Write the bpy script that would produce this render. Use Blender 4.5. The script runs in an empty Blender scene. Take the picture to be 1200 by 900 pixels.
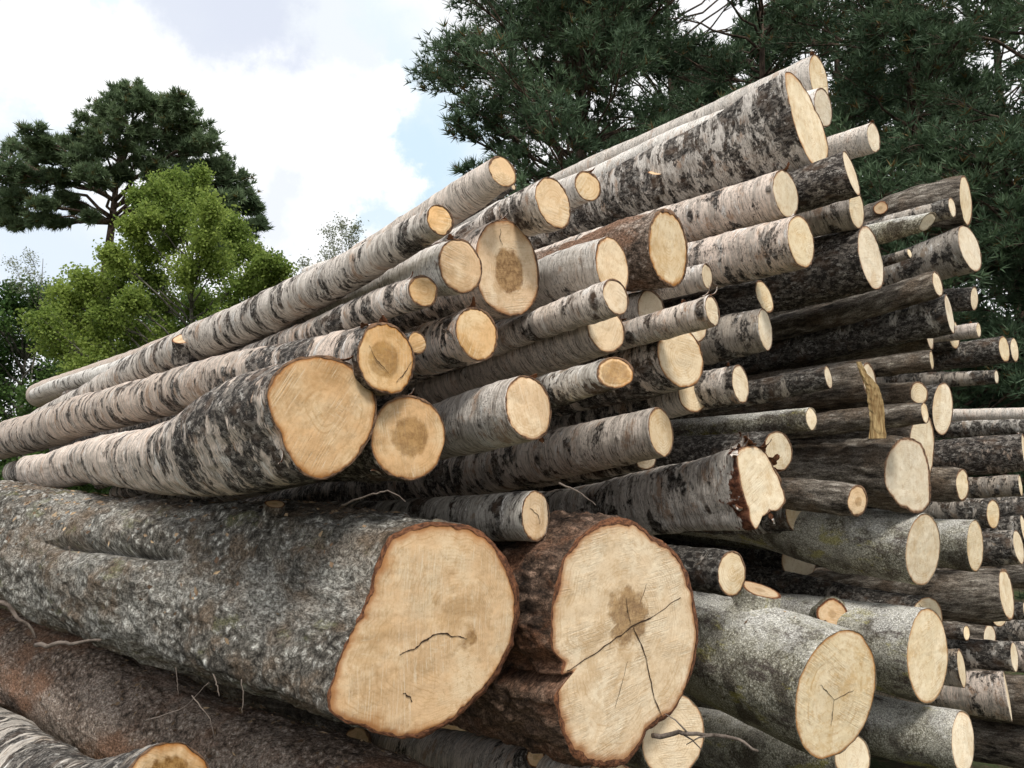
import bpy, math, random
import numpy as np
from mathutils import Vector

rnd = random.Random(11)
rng = np.random.default_rng(11)
SC = bpy.context.scene
COL = SC.collection

# ---------------------------------------------------------------- camera
F_PX = 950.0                       # focal length in photograph pixels (1200 wide)
PITCH = math.atan(120 / F_PX)      # horizon sits 120 px under the centre
CAM_H = 1.65
CAM = np.array([0.0, 0.0, CAM_H])
FW = np.array([0, math.cos(PITCH), math.sin(PITCH)])
RT = np.array([1.0, 0, 0])
UP = np.array([0, -math.sin(PITCH), math.cos(PITCH)])
cd = bpy.data.cameras.new('camera')
cam = bpy.data.objects.new('camera', cd)
COL.objects.link(cam)
cam.location = CAM
cam.rotation_euler = (math.radians(90) + PITCH, 0, 0)
cd.sensor_width = 36
cd.lens = 36 * F_PX / 1200
cd.clip_start = 0.05
cd.clip_end = 3000
SC.camera = cam

def ray(x, y):
    return FW + RT * ((x - 600) / F_PX) + UP * ((450 - y) / F_PX)

def pxpt(x, y, z):
    return CAM + ray(x, y) * z

def project(P):
    d = np.asarray(P) - CAM
    z = d @ FW
    return 600 + F_PX * (d @ RT) / z, 450 - F_PX * (d @ UP) / z, z

# ---------------------------------------------------------------- light
SUN_AZ, SUN_EL = 160.0, 50.0       # azimuth clockwise from +Y, degrees
w = bpy.data.worlds.new('World')
SC.world = w
w.use_nodes = True
wn, wl = w.node_tree.nodes, w.node_tree.links
wn.clear()
wout = wn.new('ShaderNodeOutputWorld')
sky = wn.new('ShaderNodeTexSky')
sky.sky_type = 'NISHITA'
sky.sun_disc = False
sky.sun_elevation = math.radians(SUN_EL)
sky.sun_rotation = math.radians(SUN_AZ)
bg = wn.new('ShaderNodeBackground')
bg.inputs[1].default_value = 0.14
wl.new(sky.outputs[0], bg.inputs[0])
tc = wn.new('ShaderNodeTexCoord')

def wnode(kind, **kw):
    n = wn.new(kind)
    for k, v in kw.items():
        setattr(n, k, v)
    return n

wz = wnode('ShaderNodeTexNoise')
wz.inputs['Scale'].default_value = 8.0
wz.inputs['Detail'].default_value = 7
wz.inputs['Roughness'].default_value = 0.62
wl.new(tc.outputs['Generated'], wz.inputs['Vector'])
off = wnode('ShaderNodeVectorMath', operation='SUBTRACT')
off.inputs[1].default_value = (0.5, 0.5, 0.5)
wl.new(wz.outputs['Color'], off.inputs[0])
sc_ = wnode('ShaderNodeVectorMath', operation='SCALE')
sc_.inputs['Scale'].default_value = 0.20
wl.new(off.outputs[0], sc_.inputs[0])
addv = wnode('ShaderNodeVectorMath', operation='ADD')
wl.new(tc.outputs['Generated'], addv.inputs[0])
wl.new(sc_.outputs[0], addv.inputs[1])
# thin high cloud everywhere, its thickness from a broad noise
wide = wnode('ShaderNodeTexNoise')
wide.inputs['Scale'].default_value = 2.2
wide.inputs['Detail'].default_value = 5
wl.new(addv.outputs[0], wide.inputs['Vector'])
wr = wnode('ShaderNodeValToRGB')
wr.color_ramp.elements[0].position = 0.30
wr.color_ramp.elements[0].color = (0.74, 0.79, 0.88, 1)
wr.color_ramp.elements[1].position = 0.46
wr.color_ramp.elements[1].color = (1.0, 1.0, 1.0, 1)
wl.new(wide.outputs['Fac'], wr.inputs[0])
cur = wr.outputs[0]
veil = None
# cloud banks and gaps, each in its own direction of the sky: x, y, radius, colour
for (x, y, r, col, hard) in [
        (130, 40, 110, (0.80, 0.91, 0.95), .8),
        (30, 150, 70, (0.76, 0.86, 0.94), .8),
        (440, 60, 110, (0.78, 0.87, 0.93), .8),
        (500, 190, 110, (0.64, 0.80, 0.92), .8),
        (60, 300, 130, (0.74, 0.82, 0.92), .8),
        (60, 90, 70, (1.10, 1.10, 1.10), .35),
        (200, 90, 70, (1.10, 1.10, 1.10), .35),
        (300, 150, 120, (1.12, 1.12, 1.12), .30),
        (400, 130, 75, (1.12, 1.12, 1.12), .22),
        (430, 210, 62, (1.10, 1.10, 1.10), .22),
        (340, 240, 45, (0.84, 0.87, 0.93), .6),
        (250, 25, 75, (0.73, 0.77, 0.86), .55),
        (320, 0, 80, (0.71, 0.75, 0.85), .55),
        (395, 30, 50, (0.84, 0.88, 0.92), .6),
        (450, 262, 40, (0.72, 0.84, 0.92), .6)]:
    d = ray(x, y)
    d = d / np.linalg.norm(d)
    dist = wnode('ShaderNodeVectorMath', operation='DISTANCE')
    wl.new(addv.outputs[0], dist.inputs[0])
    dist.inputs[1].default_value = tuple(d)
    mr = wnode('ShaderNodeMapRange', interpolation_type='SMOOTHSTEP')
    R = r / F_PX
    mr.inputs['From Min'].default_value = R * (1 - hard)
    mr.inputs['From Max'].default_value = R * 1.15
    mr.inputs['To Min'].default_value = 1
    mr.inputs['To Max'].default_value = 0
    wl.new(dist.outputs['Value'], mr.inputs['Value'])
    mx = wnode('ShaderNodeMix', data_type='RGBA')
    wl.new(mr.outputs[0], mx.inputs['Factor'])
    wl.new(cur, mx.inputs['A'])
    mx.inputs['B'].default_value = (*col, 1)
    cur = mx.outputs['Result']
bgc = wnode('ShaderNodeBackground')
bgc.inputs[1].default_value = 1.0
wl.new(cur, bgc.inputs[0])
mixs = wnode('ShaderNodeMixShader')
mixs.inputs[0].default_value = 0.93
wl.new(bg.outputs[0], mixs.inputs[1])
wl.new(bgc.outputs[0], mixs.inputs[2])
wl.new(mixs.outputs[0], wout.inputs[0])

sl = bpy.data.lights.new('sun', 'SUN')
sl.energy = 2.5
sl.angle = math.radians(13)
sl.color = (1.0, 0.95, 0.87)
so = bpy.data.objects.new('sun', sl)
COL.objects.link(so)
sd = Vector((math.sin(math.radians(SUN_AZ)) * math.cos(math.radians(SUN_EL)),
             math.cos(math.radians(SUN_AZ)) * math.cos(math.radians(SUN_EL)),
             math.sin(math.radians(SUN_EL))))
so.rotation_euler = sd.to_track_quat('Z', 'Y').to_euler()
SC.view_settings.view_transform = 'Standard'
SC.view_settings.look = 'None'
SC.view_settings.exposure = 0.2
SC.view_settings.gamma = 1.0

# ---------------------------------------------------------------- helpers
def vnoise(P, seed=0):
    """value noise in [-1,1], P is (n,3)"""
    P = np.asarray(P, dtype=np.float64)
    I = np.floor(P).astype(np.int64)
    f = P - I
    f = f * f * (3 - 2 * f)
    out = np.zeros(len(P))
    for dx in (0, 1):
        wx = f[:, 0] if dx else 1 - f[:, 0]
        for dy in (0, 1):
            wy = f[:, 1] if dy else 1 - f[:, 1]
            for dz in (0, 1):
                wz_ = f[:, 2] if dz else 1 - f[:, 2]
                h = ((I[:, 0] + dx) * 374761393 + (I[:, 1] + dy) * 668265263 +
                     (I[:, 2] + dz) * 2147483647 + seed * 974711) & 0xffffffff
                h = ((h ^ (h >> 13)) * 1274126177) & 0xffffffff
                h = h ^ (h >> 16)
                out += wx * wy * wz_ * ((h & 0xffff) / 32767.5 - 1)
    return out

def fbm(P, octv=4, seed=0, gain=.5):
    s, a, t = 0, 1, 0
    for i in range(octv):
        s = s + a * vnoise(P * (2.03 ** i) + 7.7 * i, seed + i)
        t += a
        a *= gain
    return s / t

def build_mesh(name, V, quads=None, tris=None, attrs=None, mats=(), midx=None, smooth=True):
    me = bpy.data.meshes.new(name)
    V = np.asarray(V, dtype=np.float32)
    nq = 0 if quads is None else len(quads)
    nt = 0 if tris is None else len(tris)
    me.vertices.add(len(V))
    me.vertices.foreach_set('co', V.ravel())
    idx = []
    if nq:
        idx.append(np.asarray(quads, dtype=np.int32).ravel())
    if nt:
        idx.append(np.asarray(tris, dtype=np.int32).ravel())
    idx = np.concatenate(idx)
    me.loops.add(len(idx))
    me.loops.foreach_set('vertex_index', idx)
    me.polygons.add(nq + nt)
    st = np.concatenate([np.arange(nq) * 4, nq * 4 + np.arange(nt) * 3]).astype(np.int32)
    me.polygons.foreach_set('loop_start', st)
    me.polygons.foreach_set('loop_total', np.concatenate([np.full(nq, 4), np.full(nt, 3)]).astype(np.int32))
    for m in mats:
        me.materials.append(m)
    if midx is not None:
        me.polygons.foreach_set('material_index', np.asarray(midx, dtype=np.int32))
    me.polygons.foreach_set('use_smooth', np.full(nq + nt, smooth, dtype=bool))
    for k, a in (attrs or {}).items():
        a = np.asarray(a, dtype=np.float32)
        if a.ndim == 2:
            at = me.attributes.new(k, 'FLOAT_VECTOR', 'POINT')
            at.data.foreach_set('vector', a.ravel())
        else:
            at = me.attributes.new(k, 'FLOAT', 'POINT')
            at.data.foreach_set('value', a)
    me.update(calc_edges=True)
    me.validate()
    return me

def link(name, me, parent=None, **props):
    o = bpy.data.objects.new(name, me)
    COL.objects.link(o)
    if parent is not None:
        o.parent = parent
    for k, v in props.items():
        o[k] = v
    return o

def thing(name, label, cat, loc, group=None):
    o = bpy.data.objects.new(name, None)
    COL.objects.link(o)
    o.empty_display_size = .1
    o.location = tuple(loc)
    o['label'] = label
    o['category'] = cat
    if group:
        o['group'] = group
    return o

def norm(v):
    return v / np.linalg.norm(v)

def tube_arrays(pts, rad, n=8, cap=True, base=0):
    pts = np.asarray(pts, float)
    m = len(pts)
    rad = np.broadcast_to(rad, (m,))
    T = np.gradient(pts, axis=0)
    T /= np.linalg.norm(T, axis=1)[:, None] + 1e-9
    ref = np.array([0, 0, 1.0]) if abs(T[:, 2].mean()) < .8 else np.array([1.0, 0, 0])
    A = np.cross(T, ref)
    A /= np.linalg.norm(A, axis=1)[:, None] + 1e-9
    B = np.cross(T, A)
    th = np.arange(n) * 2 * math.pi / n
    V = (pts[:, None] + rad[:, None, None] * (A[:, None] * np.cos(th)[None, :, None] +
                                              B[:, None] * np.sin(th)[None, :, None])).reshape(-1, 3)
    i = np.arange(m - 1)[:, None] * n
    j = np.arange(n)[None]
    j2 = (j + 1) % n
    Q = np.stack([i + j, i + j2, i + n + j2, i + n + j], -1).reshape(-1, 4)
    Tr = np.zeros((0, 3), int)
    if cap:
        V = np.vstack([V, pts[0], pts[-1]])
        jj = np.arange(n)
        j3 = (jj + 1) % n
        Tr = np.vstack([np.stack([np.full(n, m * n), j3, jj], -1),
                        np.stack([np.full(n, m * n + 1), (m - 1) * n + jj, (m - 1) * n + j3], -1)])
    return V, Q + base, Tr + base

class Tubes:
    def __init__(s):
        s.V, s.Q, s.T, s.n = [], [], [], 0
    def add(s, pts, rad, n=8, cap=True):
        V, Q, T = tube_arrays(pts, rad, n, cap, s.n)
        s.V.append(V); s.Q.append(Q); s.T.append(T); s.n += len(V)
    def mesh(s, name, mat):
        return build_mesh(name, np.vstack(s.V), np.vstack(s.Q), np.vstack(s.T), mats=(mat,))

# ---------------------------------------------------------------- materials
class NT:
    def __init__(s, name):
        s.m = bpy.data.materials.new(name)
        s.m.use_nodes = True
        s.n, s.l = s.m.node_tree.nodes, s.m.node_tree.links
        s.b = s.n['Principled BSDF']
        s.b.inputs['Specular IOR Level'].default_value = 0.25
    def new(s, k, **kw):
        n = s.n.new(k)
        for a, v in kw.items():
            setattr(n, a, v)
        return n
    def put(s, sock, v):
        if hasattr(v, 'is_output'):
            s.l.new(v, sock)
        else:
            sock.default_value = v
    def attr(s, name, out='Fac'):
        a = s.new('ShaderNodeAttribute', attribute_name=name)
        return a.outputs[out]
    def scalev(s, v, k):
        n = s.new('ShaderNodeVectorMath', operation='MULTIPLY')
        s.put(n.inputs[0], v)
        n.inputs[1].default_value = k
        return n.outputs[0]
    def addv(s, v, u):
        n = s.new('ShaderNodeVectorMath', operation='ADD')
        s.put(n.inputs[0], v); s.put(n.inputs[1], u)
        return n.outputs[0]
    def noise(s, v, scale=1.0, detail=4, rough=.5, out='Fac', dist=0):
        n = s.new('ShaderNodeTexNoise')
        s.put(n.inputs['Vector'], v)
        n.inputs['Scale'].default_value = scale
        n.inputs['Detail'].default_value = detail
        n.inputs['Roughness'].default_value = rough
        n.inputs['Distortion'].default_value = dist
        return n.outputs[out]
    def vor(s, v, scale=1.0, feature='F1', out='Distance', rand=1.0):
        n = s.new('ShaderNodeTexVoronoi', feature=feature)
        s.put(n.inputs['Vector'], v)
        n.inputs['Scale'].default_value = scale
        n.inputs['Randomness'].default_value = rand
        return n.outputs[out]
    def math(s, op, a, b=0.0, c=None, clamp=False):
        n = s.new('ShaderNodeMath', operation=op, use_clamp=clamp)
        s.put(n.inputs[0], a); s.put(n.inputs[1], b)
        if c is not None:
            s.put(n.inputs[2], c)
        return n.outputs[0]
    def rng(s, v, a, b, lo=0.0, hi=1.0, smooth=True):
        n = s.new('ShaderNodeMapRange', interpolation_type='SMOOTHSTEP' if smooth else 'LINEAR')
        s.put(n.inputs['Value'], v)
        s.put(n.inputs['From Min'], a); s.put(n.inputs['From Max'], b)
        s.put(n.inputs['To Min'], lo); s.put(n.inputs['To Max'], hi)
        return n.outputs[0]
    def mix(s, f, a, b, mode='MIX'):
        n = s.new('ShaderNodeMix', data_type='RGBA', blend_type=mode)
        s.put(n.inputs['Factor'], f)
        s.put(n.inputs['A'], (*a, 1) if isinstance(a, tuple) else a)
        s.put(n.inputs['B'], (*b, 1) if isinstance(b, tuple) else b)
        return n.outputs['Result']
    def bump(s, h, dist, strength=1.0, prev=None):
        n = s.new('ShaderNodeBump')
        n.inputs['Strength'].default_value = strength
        n.inputs['Distance'].default_value = dist
        s.put(n.inputs['Height'], h)
        if prev is not None:
            s.l.new(prev, n.inputs['Normal'])
        return n.outputs[0]
    def done(s, col, nor=None, rough=.9):
        s.put(s.b.inputs['Base Color'], (*col, 1) if isinstance(col, tuple) else col)
        s.put(s.b.inputs['Roughness'], rough)
        if nor is not None:
            s.l.new(nor, s.b.inputs['Normal'])
        return s.m

def m_birch(name, white=(.86, .81, .75), pink=(.78, .62, .51), grey=(.42, .375, .33), tan=(.46, .30, .20), dark=(.040, .033, .030), th=0.0):
    t = NT(name)
    P = t.attr('log_co', 'Vector')
    warp = t.noise(t.scalev(P, (9, 9, 9)), 1, 3, .5, 'Color')
    Pw = t.addv(P, t.scalev(warp, (.05, .05, .03)))
    rough = t.attr('rough')
    tone = t.attr('tone')
    c = t.mix(t.attr('hue'), white, pink)
    c = t.mix(t.math('MULTIPLY', t.rng(t.noise(t.scalev(Pw, (6, 6, 42)), 1, 8, .78), .44, .60), .9), c, grey)
    c = t.mix(t.math('MULTIPLY', t.rng(t.noise(t.scalev(Pw, (8, 8, 15)), 1, 5, .7), .54, .66), .8), c, tan)
    # freshly peeled paper, nearly white
    c = t.mix(t.math('MULTIPLY', t.rng(t.noise(t.scalev(Pw, (9, 9, 30)), 1, 5, .7), .58, .64), .7), c, (.88, .86, .83))
    # scuffs and grime
    sp = t.rng(t.noise(t.scalev(P, (90, 90, 150)), 1, 5, .8), .50, .62)
    c = t.mix(t.math('MULTIPLY', sp, t.rng(t.noise(P, 7, 3), .4, .6, .2, .8)), c, (.12, .10, .09))
    # dark lenticel dashes running round the stem
    ln = t.rng(t.noise(t.scalev(Pw, (20, 20, 300)), 1, 3, .6), .57, .64)
    c = t.mix(t.math('MULTIPLY', ln, .85), c, (.10, .075, .06))
    # eye shaped scars where branches fell
    v = t.new('ShaderNodeTexVoronoi', feature='F1')
    t.put(v.inputs['Vector'], t.scalev(Pw, (5.5, 5.5, 10)))
    v.inputs['Scale'].default_value = 1
    sc1 = t.new('ShaderNodeSeparateColor')
    t.put(sc1.inputs[0], v.outputs['Color'])
    eye = t.math('MULTIPLY', t.rng(v.outputs['Distance'], .13, .19, 1, 0), t.rng(sc1.outputs[0], .55, .56))
    # black rough plates; the more the larger 'rough' is
    pn = t.noise(t.scalev(Pw, (6, 6, 12)), 1, 9, .74)
    lo = t.math('SUBTRACT', .69 + th, t.math('MULTIPLY', rough, .34))
    pm = t.rng(pn, lo, t.math('ADD', lo, .04))
    pm = t.math('MAXIMUM', pm, eye)
    fine = t.noise(t.scalev(P, (55, 55, 34)), 1, 6, .8)
    dk = t.mix(t.rng(fine, .46, .60), dark, t_mul(grey, .8))
    dk = t.mix(t.math('MULTIPLY', t.rng(t.noise(t.scalev(P, (40, 40, 26)), 1, 5, .8), .56, .62), .85), dk, t_mul(white, .85))
    dk = t.mix(t.math('MULTIPLY', t.rng(t.noise(t.scalev(P, (14, 14, 10)), 1, 3), .5, .7), .5), dk, (.20, .125, .08))
    c = t.mix(pm, c, dk)
    pl = t.math('ADD', t.attr('peel'), t.math('MULTIPLY', t.math('SUBTRACT', t.noise(t.scalev(Pw, (16, 16, 20)), 1, 4, .6), .5), 1.6))
    c = t.mix(t.rng(pl, .48, .56), c, t.mix(t.rng(fine, .4, .6), (.085, .032, .02), (.30, .125, .07)))
    tn = t.new('ShaderNodeHueSaturation')
    t.put(tn.inputs['Value'], tone)
    t.put(tn.inputs['Color'], c)
    nor = t.bump(t.noise(t.scalev(P, (10, 10, 110)), 1, 4, .6), .004, .5)
    nor = t.bump(t.math('MULTIPLY', fine, pm), .016, 1.0, nor)
    nor = t.bump(t.noise(t.scalev(P, (80, 80, 80)), 1, 6, .75), .006, .7, nor)
    return t.done(tn.outputs[0], nor, .8)

def t_mul(c, k):
    return tuple(x * k for x in c)

def m_rugged(name, cols, sc=(26, 26, 20), bumpd=.012, patch=(.2, .13, .09), moss=None, wide=(5, 5, 4), lichen=None):
    """coarse bark: cols = (crack, body, light flake)"""
    t = NT(name)
    P = t.attr('log_co', 'Vector')
    tone = t.attr('tone')
    warp = t.noise(t.scalev(P, (18, 18, 18)), 1, 3, .5, 'Color')
    Pw = t.addv(P, t.scalev(warp, (.02, .02, .02)))
    v = t.vor(t.scalev(Pw, sc), 1, 'F1')
    n1 = t.noise(t.scalev(Pw, tuple(k * 2.2 for k in sc)), 1, 8, .75)
    h = t.math('ADD', t.math('MULTIPLY', n1, 1.0), t.math('MULTIPLY', v, -.35))
    c = t.mix(t.rng(h, .12, .40), cols[0], cols[1])
    c = t.mix(t.rng(h, .36, .52), c, cols[2])
    pn = t.noise(t.scalev(P, wide), 1, 5, .65)
    c = t.mix(t.math('MULTIPLY', t.rng(pn, .47, .60), .8), c, t.mix(t.rng(n1, .35, .6), t_mul(patch, .35), patch))
    big = t.noise(t.scalev(P, (3.2, 3.2, 2.6)), 1, 4, .6)
    c = t.mix(t.math('MULTIPLY', t.rng(big, .5, .62), .45), c, t.mix(t.rng(n1, .42, .56), cols[1], cols[2]))
    if moss:
        mn = t.noise(t.scalev(P, (9, 9, 5)), 1, 6, .7)
        c = t.mix(t.math('MULTIPLY', t.rng(mn, .56, .66), .6), c, moss)
    if lichen:
        up = t.math('ADD', t.math('MULTIPLY', t.attr('up'), .32), t.noise(t.scalev(P, (5, 5, 4)), 1, 5, .7))
        lm = t.math('MULTIPLY', t.rng(up, .62, .80), t.rng(t.noise(t.scalev(P, (130, 130, 130)), 1, 5, .8), .42, .56, .25, 1))
        c = t.mix(t.math('MULTIPLY', lm, .9), c, lichen)
        bnd = t.rng(t.noise(t.scalev(P, (9, 9, 3.2)), 1, 8, .8), .53, .60)
        c = t.mix(t.math('MULTIPLY', bnd, t.rng(t.noise(t.scalev(P, (70, 70, 60)), 1, 5, .8), .40, .55, .35, .95)), c, (.10, .078, .07))
    sp = t.rng(t.noise(t.scalev(P, (190, 190, 170)), 1, 3, .7), .40, .62, .62, 1.35)
    g = t.new('ShaderNodeHueSaturation')
    t.put(g.inputs['Value'], t.math('MULTIPLY', sp, tone))
    t.put(g.inputs['Color'], c)
    nor = t.bump(h, bumpd, .9)
    nor = t.bump(t.noise(t.scalev(P, (170, 170, 150)), 1, 4, .7), .004, .7, nor)
    return t.done(g.outputs[0], nor, .9)

def m_wood(name):
    t = NT(name)
    P = t.attr('cut_co', 'Vector')      # metres in the cut plane, kerf along x, z = 0..1 from pith to bark
    warm = t.attr('warm')
    heart = t.attr('heart')
    sep = t.new('ShaderNodeSeparateXYZ')
    t.put(sep.inputs[0], P)
    rho = sep.outputs[2]
    flat = t.scalev(P, (1, 1, 0))
    seed = t.attr('seed')
    off = t.new('ShaderNodeCombineXYZ')
    t.put(off.inputs[2], seed)
    Q = t.addv(flat, off.outputs[0])
    lv = t.noise(t.scalev(off.outputs[0], (1, 1, 6.1)), 1, 0, .5)          # one value per log
    c = t.mix(warm, (.76, .65, .475), (.69, .465, .275))
    c = t.mix(t.rng(t.noise(Q, 9, 5, .65), .40, .66), c, t.mix(warm, (.85, .75, .58), (.74, .57, .38)))
    c = t.mix(t.math('MULTIPLY', t.rng(t.noise(Q, 6, 6, .7), .52, .66), .75), c, t.mix(warm, (.63, .48, .30), (.50, .32, .17)))
    c = t.mix(t.math('MULTIPLY', t.rng(t.noise(Q, 34, 7, .8), .48, .62), .6), c, t.mix(warm, (.60, .45, .28), (.50, .335, .185)))
    # growth rings, faint and uneven, a few of them dark
    wob = t.noise(Q, 8, 3, .5)
    rr = t.math('ADD', t.math('MULTIPLY', rho, t.attr('ringn')), t.math('MULTIPLY', wob, 2.0))
    ring = t.math('SINE', t.math('MULTIPLY', rr, 6.283))
    rr1 = t.new('ShaderNodeCombineXYZ')
    t.put(rr1.inputs[0], rr); t.put(rr1.inputs[1], seed)
    pick = t.noise(rr1.outputs[0], .8, 2, .6)
    rfade = t.math('MULTIPLY', t.rng(t.noise(Q, 12, 2, .5), .40, .62, .1, 1), t.rng(pick, .4, .65, .25, 1))
    c = t.mix(t.math('MULTIPLY', t.rng(ring, .1, 1), t.math('MULTIPLY', rfade, .42)), c, (.42, .25, .11))
    # chain-saw scratches: arcs of changing strength in two directions
    bend = t.noise(Q, 3.0, 1, .4, 'Color')
    Qb = t.addv(Q, t.scalev(bend, (.05, .05, 0)))
    k1 = t.noise(t.scalev(Qb, (11, 240, 1)), 1, 5, .7)
    k2 = t.noise(t.scalev(Qb, (170, 26, 1)), 1, 4, .7)
    m1 = t.rng(t.noise(Q, 7, 3, .6), .42, .62)
    m2 = t.rng(t.noise(t.addv(Q, (3.0, 9.0, 1.0)), 7, 3, .6), .50, .68)
    c = t.mix(t.math('MULTIPLY', t.math('MULTIPLY', t.rng(k1, .53, .68), m1), .55), c, (.50, .32, .16))
    c = t.mix(t.math('MULTIPLY', t.math('MULTIPLY', t.rng(k1, .47, .34), m1), .50), c, (.92, .83, .66))
    c = t.mix(t.math('MULTIPLY', t.math('MULTIPLY', t.rng(k2, .54, .70), m2), .45), c, (.90, .80, .62))
    # dark heart with an uneven edge
    he = t.math('ADD', rho, t.math('MULTIPLY', t.math('SUBTRACT', t.noise(Q, 20, 6, .7), .5), .42))
    hm = t.rng(he, t.math('SUBTRACT', heart, .07), t.math('ADD', heart, .05), 1, 0)
    hcol = t.mix(t.rng(t.noise(Q, 50, 6, .75), .36, .62), (.17, .085, .03), (.40, .25, .115))
    c = t.mix(t.math('MULTIPLY', hm, t.attr('hstr')), c, hcol)
    # stain creeping in from the bark
    ed = t.math('ADD', rho, t.math('MULTIPLY', t.math('SUBTRACT', t.noise(Q, 13, 6, .75), .5), .42))
    c = t.mix(t.math('MULTIPLY', t.rng(ed, .86, 1.06), t.attr('rim')), c, (.44, .215, .085))
    ed2 = t.math('ADD', rho, t.math('MULTIPLY', t.math('SUBTRACT', t.noise(Q, 30, 3, .6), .5), .05))
    c = t.mix(t.math('MULTIPLY', t.rng(ed2, .945, .995), .8), c, (.36, .17, .075))
    # dirt and drying specks
    c = t.mix(t.math('MULTIPLY', t.rng(t.noise(Q, 95, 5, .8), .60, .72), .55), c, (.26, .17, .10))
    g = t.new('ShaderNodeHueSaturation')
    t.put(g.inputs['Value'], t.rng(lv, .3, .7, .80, 1.10, False))
    t.put(g.inputs['Saturation'], t.rng(t.noise(t.addv(t.scalev(off.outputs[0], (1, 1, 7.3)), (3, 0, 5.3)), 1, 0), .3, .7, .94, 1.22, False))
    t.put(g.inputs['Color'], c)
    nor = t.bump(t.math('MULTIPLY', k1, m1), .006, .7)
    nor = t.bump(t.noise(Q, 110, 5, .75), .0025, .6, nor)
    return t.done(g.outputs[0], nor, .72)

def m_inner(name):
    t = NT(name)
    P = t.attr('log_co', 'Vector')
    n = t.noise(P, 60, 5, .7)
    c = t.mix(t.rng(n, .35, .65), (.06, .026, .015), (.25, .105, .05))
    c = t.mix(t.math('SUBTRACT', 1.0, t.attr('rcol')), c, t.mix(t.rng(n, .35, .6), (.05, .04, .03), (.26, .21, .14)))
    return t.done(c, t.bump(n, .008, .8), .85)

MB = {
    'birch': m_birch('birch_bark'),
    'white': m_birch('white_birch_bark', white=(.88, .855, .81), pink=(.82, .72, .63), grey=(.64, .60, .55), tan=(.55, .42, .33), th=.03),
    'greybirch': m_birch('weathered_birch_bark', white=(.60, .575, .53), pink=(.50, .42, .34), grey=(.30, .275, .245), tan=(.31, .23, .16), dark=(.035, .03, .027), th=-.01),
    'grey': m_rugged('grey_crusty_bark', ((.028, .024, .019), (.20, .185, .16), (.66, .65, .60)), sc=(40, 40, 36), bumpd=.014,
                     patch=(.24, .175, .12), moss=(.20, .20, .10)),
    'brown': m_rugged('brown_flaky_bark', ((.018, .012, .009), (.11, .072, .052), (.33, .22, .16)), sc=(34, 34, 19), bumpd=.014,
                      patch=(.26, .12, .065)),
    'redgrey': m_rugged('red_brown_mossy_bark', ((.04, .03, .023), (.27, .20, .155), (.60, .52, .45)), sc=(56, 56, 44), bumpd=.010,
                      patch=(.36, .20, .125), wide=(3.5, 3.5, 2.5)),
    'furrow': m_rugged('furrowed_dark_bark', ((.025, .02, .016), (.23, .195, .16), (.56, .51, .44)), sc=(34, 34, 8), bumpd=.02,
                       patch=(.24, .18, .13)),
    'aspen': m_rugged('aspen_bark', ((.10, .085, .06), (.38, .365, .29), (.74, .72, .65)), sc=(85, 85, 110), bumpd=.003,
                      patch=(.11, .09, .07), moss=(.40, .36, .08), wide=(6, 6, 8), lichen=(.80, .79, .75)),
}
WOOD = m_wood('sawn_end_grain')
INNER = m_inner('inner_bark')

# ---------------------------------------------------------------- the logs of the pile
# label, cut face x, y, width, height (photograph pixels), points further along the log (x, y, thickness), options
LOGS = []
def lg(label, cx, cy, w, h, pts=(), **o):
    o.update(label=label, cx=cx, cy=cy, w=w, h=h, pts=list(pts))
    LOGS.append(o)

# --- left flank and ridge
lg('birch log jutting highest on the left slope, its round tan end against the sky', 589, 201, 35, 40, [(535, 238, 46), (490, 270, 46)], L=2.0, el=8, fix=.0, rough=(.25, .4), kind='birch')
lg('slim birch log just below the highest one on the left slope, torn lip', 516, 258, 33, 38, [(430, 308, 44), (330, 362, 50), (225, 405, 46), (95, 470, 30)], rough=(.4, .5), peel=.25, stubs=[(217, 411, 24, 16, 'up')])
lg('pale birch log lying along the skyline at the far left, its near end hidden', 468, 300, 20, 34, [(400, 335, 42), (300, 378, 42), (150, 432, 38), (45, 463, 28)], rough=(.15, .25), end=1, L=6.2, p=-.5)
lg('speckled birch log with a cracked tan end above the big oval one', 453, 420, 68, 85, [(320, 437, 60), (213, 457, 52), (117, 484, 48), (18, 514, 44)], rough=(.65, .45), heart=.55, hstr=.6, cracks=[[(432, 405), (445, 428), (458, 440)], [(464, 448), (474, 436), (483, 424)]], hero=1, rim=.6)
lg('thick birch butt log with big oval honey coloured end at left', 378, 490, 130, 146, [(310, 505, 140), (250, 520, 104), (180, 533, 72), (100, 541, 50), (38, 550, 38)], end=1, rough=(.72, .4), hero=2, blend=.9,
   outline=[(312, 462), (320, 440), (338, 424), (362, 417), (392, 419), (415, 429), (432, 446), (442, 470), (440, 495), (428, 522), (410, 545), (392, 558), (375, 563), (355, 556), (340, 536), (328, 508), (316, 482)], seed=5, ringn=9, heart=.1, hstr=.2, rim=.8)
lg('round ended log with dark ring heart resting low beside the big oval one', 479, 513, 88, 100, [], rough=(.9, .6), heart=.50, hstr=.7, hero=1, ringn=14, rim=.6)
lg('white birch log with black blotch rings right of the ring hearted end', 620, 478, 55, 77, [(560, 494, 74), (520, 506, 66)], rough=(.25, .5), hero=1)
lg('long pale birch log slanting out low in the middle, small oval end', 775, 506, 30, 60, [(650, 526, 60), (533, 557, 58)], rough=(.25, .7))
lg('pinkish birch log with smooth round end in the centre of the pile', 710, 385, 47, 59, [(633, 418, 60), (567, 446, 56)], rough=(.15, .6), hero=1)
lg('short birch log with peeling bark and round end left of the centre', 559, 391, 52, 65, [(510, 408, 60)], rough=(.55, .7), hero=1, flaps=3)
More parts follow.
